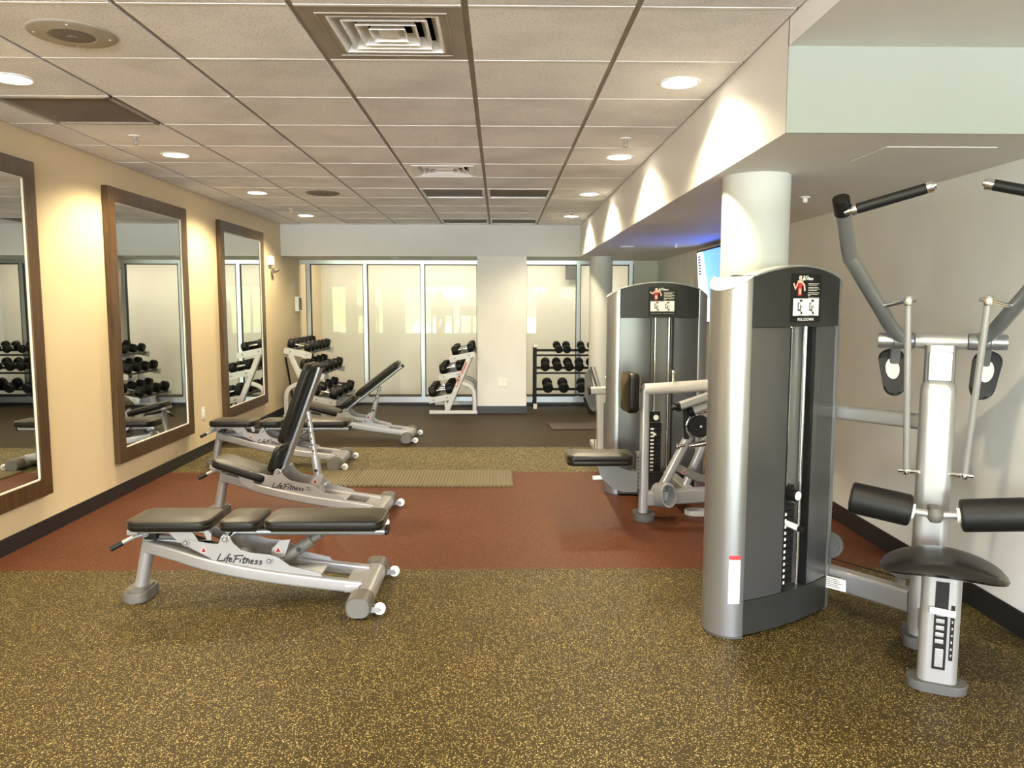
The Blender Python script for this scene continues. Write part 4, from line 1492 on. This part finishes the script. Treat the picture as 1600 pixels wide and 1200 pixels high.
obj('foot_holder', MB(O1 @ T(1.10, 5.08, .17) @ RZ(18) @ RX(78)).lathe([(.066, -.075), (.070, -.07), (.070, .07), (.066, .075), (.058, .075), (.056, .06), (.056, -.06), (.058, -.075), (.066, -.075)], Matrix.Diagonal((.85, 1.2, 1, 1)), 32), M_SILVER, rw)
obj('rear_foot', MB(O1).prism(rrect(.16, .11, .05, 6), 0, .035, T(1.36, 5.22, 0), .006), M_WHITEFRAME, rw)
ha = obj('row_handle', MB(O1).bar([(1.16, 5.02, .775), (1.47, 5.06, .87)], .05, .055, .014), M_SILVER, rw)
obj('handle_grip', MB(O1).cyl((1.125, 5.02, .765), (1.175, 5.02, .778), .017, 14, .004), M_BLACK, ha)
obj('handle_band', MB(O1).bar([(1.158, 5.02, .774), (1.18, 5.023, .781)], .054, .06, .015), M_BLACK, ha)
ha = obj('row_handle', MB(O1).tube(smooth([(1.27, 5.08, .735), (1.34, 5.08, .765), (1.47, 5.10, .80)], 4), .03, 14), M_WHITEFRAME, rw)
obj('handle_band', MB(O1).cyl((1.255, 5.08, .728), (1.285, 5.08, .742), .034, 16, .003), M_BLACK, ha)
obj('lever_arm', MB(O1).tube(smooth([(1.36, 5.09, .74), (1.43, 5.09, .72), (1.44, 5.09, .64), (1.42, 5.09, .57)], 4), .012, 10), M_CHROME, rw)
Mw = O1 @ T(1.335, 5.08, .635) @ RX(90)
pu = obj('cam_wheel', MB(Mw).lathe([(0, -.018), (.070, -.018), (.074, -.01), (.066, 0), (.074, .01), (.07, .018), (.055, .018), (.052, .012), (0, .012)], None, 36), M_BLACK, rw)
obj('wheel_pin', MB(Mw).lathe([(.009, .012), (.009, .02), (0, .021)], None, 12), M_CHROME, pu)
obj('wheel_guard', MB(O1).tube([(1.335 + .092 * cos(R(a)), 5.08, .635 + .092 * sin(R(a))) for a in range(75, 236, 10)], .006, 8), M_CHROME, rw)
obj('guard_bracket', MB(O1).bar([(1.24, 5.10, .75), (1.25, 5.10, .55)], .03, .045, .008, (0, 1, 0)), M_BLACK, rw)
obj('pivot_rod', MB(O1).cyl((1.27, 5.11, .50), (1.45, 5.11, .53), .02, 14).cyl((1.19, 5.11, .495), (1.24, 5.11, .505), .012, 12).cyl((1.185, 5.11, .495), (1.205, 5.11, .497), .02, 14, .004), M_CHROME, rw)
obj('side_handle', MB(O1).cyl((1.56, 5.72, 1.26), (1.66, 5.70, 1.26), .016, 14, .004), M_BLACK, rw)

# ---- machine mostly hidden behind the row tower
L2 = Vector((1.0, 7.3, 0))
O2 = T(*(-L2))
hm = thing('leg_machine', 'white exercise machine mostly hidden behind the row tower, by the far column', 'exercise machine', L2)
obj('post', MB(O2).bar(smooth([(.985, 7.3, .02), (.985, 7.3, .35), (.975, 7.3, .5), (.96, 7.3, .64)], 4), .11, .10, .02, (0, 1, 0), None, None), M_WHITEFRAME, hm)
obj('post_cover', MB(O2).bx(.985, 1.035, 7.235, 7.25, .08, .52, .004), M_GREY, hm)
obj('cross_bar', MB(O2).bar([(.86, 7.28, .635), (1.40, 7.28, .65)], .09, .07, .016), M_WHITEFRAME, hm)
obj('bar_end', MB(O2).bar([(.845, 7.28, .634), (.862, 7.28, .635)], .094, .074, .016), M_BLACK, hm)
gp = [(.815, .78), (.86, .84), (.875, .80), (.90, .66), (.94, .55), (.95, .44), (.90, .42), (.85, .46), (.815, .52)]
obj('cam_guard', MB(O2 @ Matrix(((1, 0, 0, 0), (0, 0, -1, 7.36), (0, 1, 0, 0), (0, 0, 0, 1)))).prism(gp, -.012, .012, None, .004), M_GREY, hm)
obj('guard_edge', MB(O2).tube(smooth([(.81, 7.345, .56), (.85, 7.345, .46), (.90, 7.345, .415), (.955, 7.345, .435)], 4), .012, 10), M_BLACK, hm)
obj('slant_arm', MB(O2).bar([(.86, 7.29, .86), (.925, 7.29, .66)], .02, .03, .005, (0, 1, 0)), M_CHROME, hm)
obj('slant_arm', MB(O2).bar([(.895, 7.29, .86), (.955, 7.29, .66)], .02, .03, .005, (0, 1, 0)), M_SILVER, hm)
obj('roller', MB(O2).cyl((1.0, 7.28, .72), (1.25, 7.28, .74), .05, 18, .01), M_CREAMBOX, hm)
obj('base', MB(O2).bar([(.985, 7.05, .03), (.985, 7.9, .03)], .10, .06, .012).bar([(.985, 7.3, .05), (1.6, 7.3, .05)], .08, .07, .012), M_WHITEFRAME, hm)
obj('guide_cable', MB(O2).cyl((.905, 7.26, .06), (.905, 7.26, .26), .006, 8), M_CHROME, hm)


# ------------------------------------------------------------------ cardio floor behind the camera, seen only as reflections in the glass
def treadmill(x, y, label):
    t = thing('treadmill', label, 'treadmill', (x, y, 0), 0, 'treadmills facing the rear windows')
    obj('deck', MB().bx(-.40, .40, -.95, .95, .03, .19, .03), M_GREY, t)
    obj('belt', MB().bx(-.26, .26, -.85, .93, .185, .196), M_BLACK, t)
    for s in (-1, 1):
        obj('upright', MB().bar([(s * .38, -.62, .15), (s * .36, -.85, 1.12)], .07, .10, .02, (0, 1, 0)), M_WHITEFRAME, t)
        obj('handrail', MB().tube(smooth([(s * .36, -.84, 1.06), (s * .37, -.55, .98), (s * .37, -.25, .95)], 4), .022, 12), M_DARK, t)
    c = obj('console', MB(T(0, -.88, 1.2) @ RX(-25)).bx(-.40, .40, -.03, .03, -.14, .24, .02), M_DARK, t)
    obj('display', MB(T(0, -.88, 1.2) @ RX(-25)).bx(-.2, .2, .029, .033, .0, .2), M_BLACK, c)
    return t


for x, lb in ((-5.0, 'treadmill far to the side, reflected in the first glass panel'), (-2.0, 'treadmill with a person on it, reflected in the glass beside the pillar'), (-1.0, 'empty treadmill beside the walking person, reflected by the pillar'), (1.7, 'treadmill reflected in the right hand glass panel')):
    treadmill(x, -4.2, lb)

# person walking on the treadmill
pe = thing('person', 'person in a grey shirt walking on a treadmill, faintly reflected in the glass', 'person', (-2.0, -4.15, .198))
pts = [((0, 0, .92), .13, None), ((0, -.01, 1.08), .125, 0), ((0, -.015, 1.25), .15, 1), ((0, -.01, 1.40), .12, 2), ((0, -.01, 1.48), .058, 3), ((0, -.02, 1.55), .07, 4), ((0, -.03, 1.62), .088, 5), ((0, -.025, 1.70), .07, 6),
       ((.17, -.01, 1.40), .062, 3), ((.25, .05, 1.16), .046, 8), ((.24, -.10, .98), .036, 9), ((.235, -.16, .94), .03, 10),
       ((-.17, -.01, 1.40), .062, 3), ((-.25, .06, 1.17), .046, 12), ((-.24, -.09, .99), .036, 13), ((-.235, -.15, .95), .03, 14),
       ((.10, 0, .86), .095, 0), ((.10, -.14, .48), .062, 16), ((.10, -.17, .09), .042, 17), ((.10, -.30, .045), .036, 18),
       ((-.10, 0, .86), .095, 0), ((-.10, .08, .48), .062, 20), ((-.10, .28, .12), .042, 21), ((-.10, .20, .045), .034, 22)]
me = D.meshes.new('body')
me.from_pydata([p[0] for p in pts], [(p[2], i) for i, p in enumerate(pts) if p[2] is not None], [])
bo = D.objects.new('body', me)
COL.objects.link(bo)
bo.parent = pe
sk_ = bo.modifiers.new('skin', 'SKIN')
me.skin_vertices.new(name='skin') if not me.skin_vertices else None
for i, p in enumerate(pts):
    me.skin_vertices[0].data[i].radius = (p[1], p[1] * .85)
    me.skin_vertices[0].data[i].use_root = i == 0
bo.modifiers.new('sub', 'SUBSURF').levels = 2
bo.modifiers['sub'].render_levels = 2
me.materials.append(mat('grey_clothes', (.30, .30, .29), .8))
hr = MB().lathe([(0, .095), (.05, .088), (.085, .055), (.097, .01), (.09, -.03), (.06, -.05)], T(0, -.012, 1.655), 20)
obj('hair', hr, mat('dark_hair', (.03, .02, .015), .6), pe)
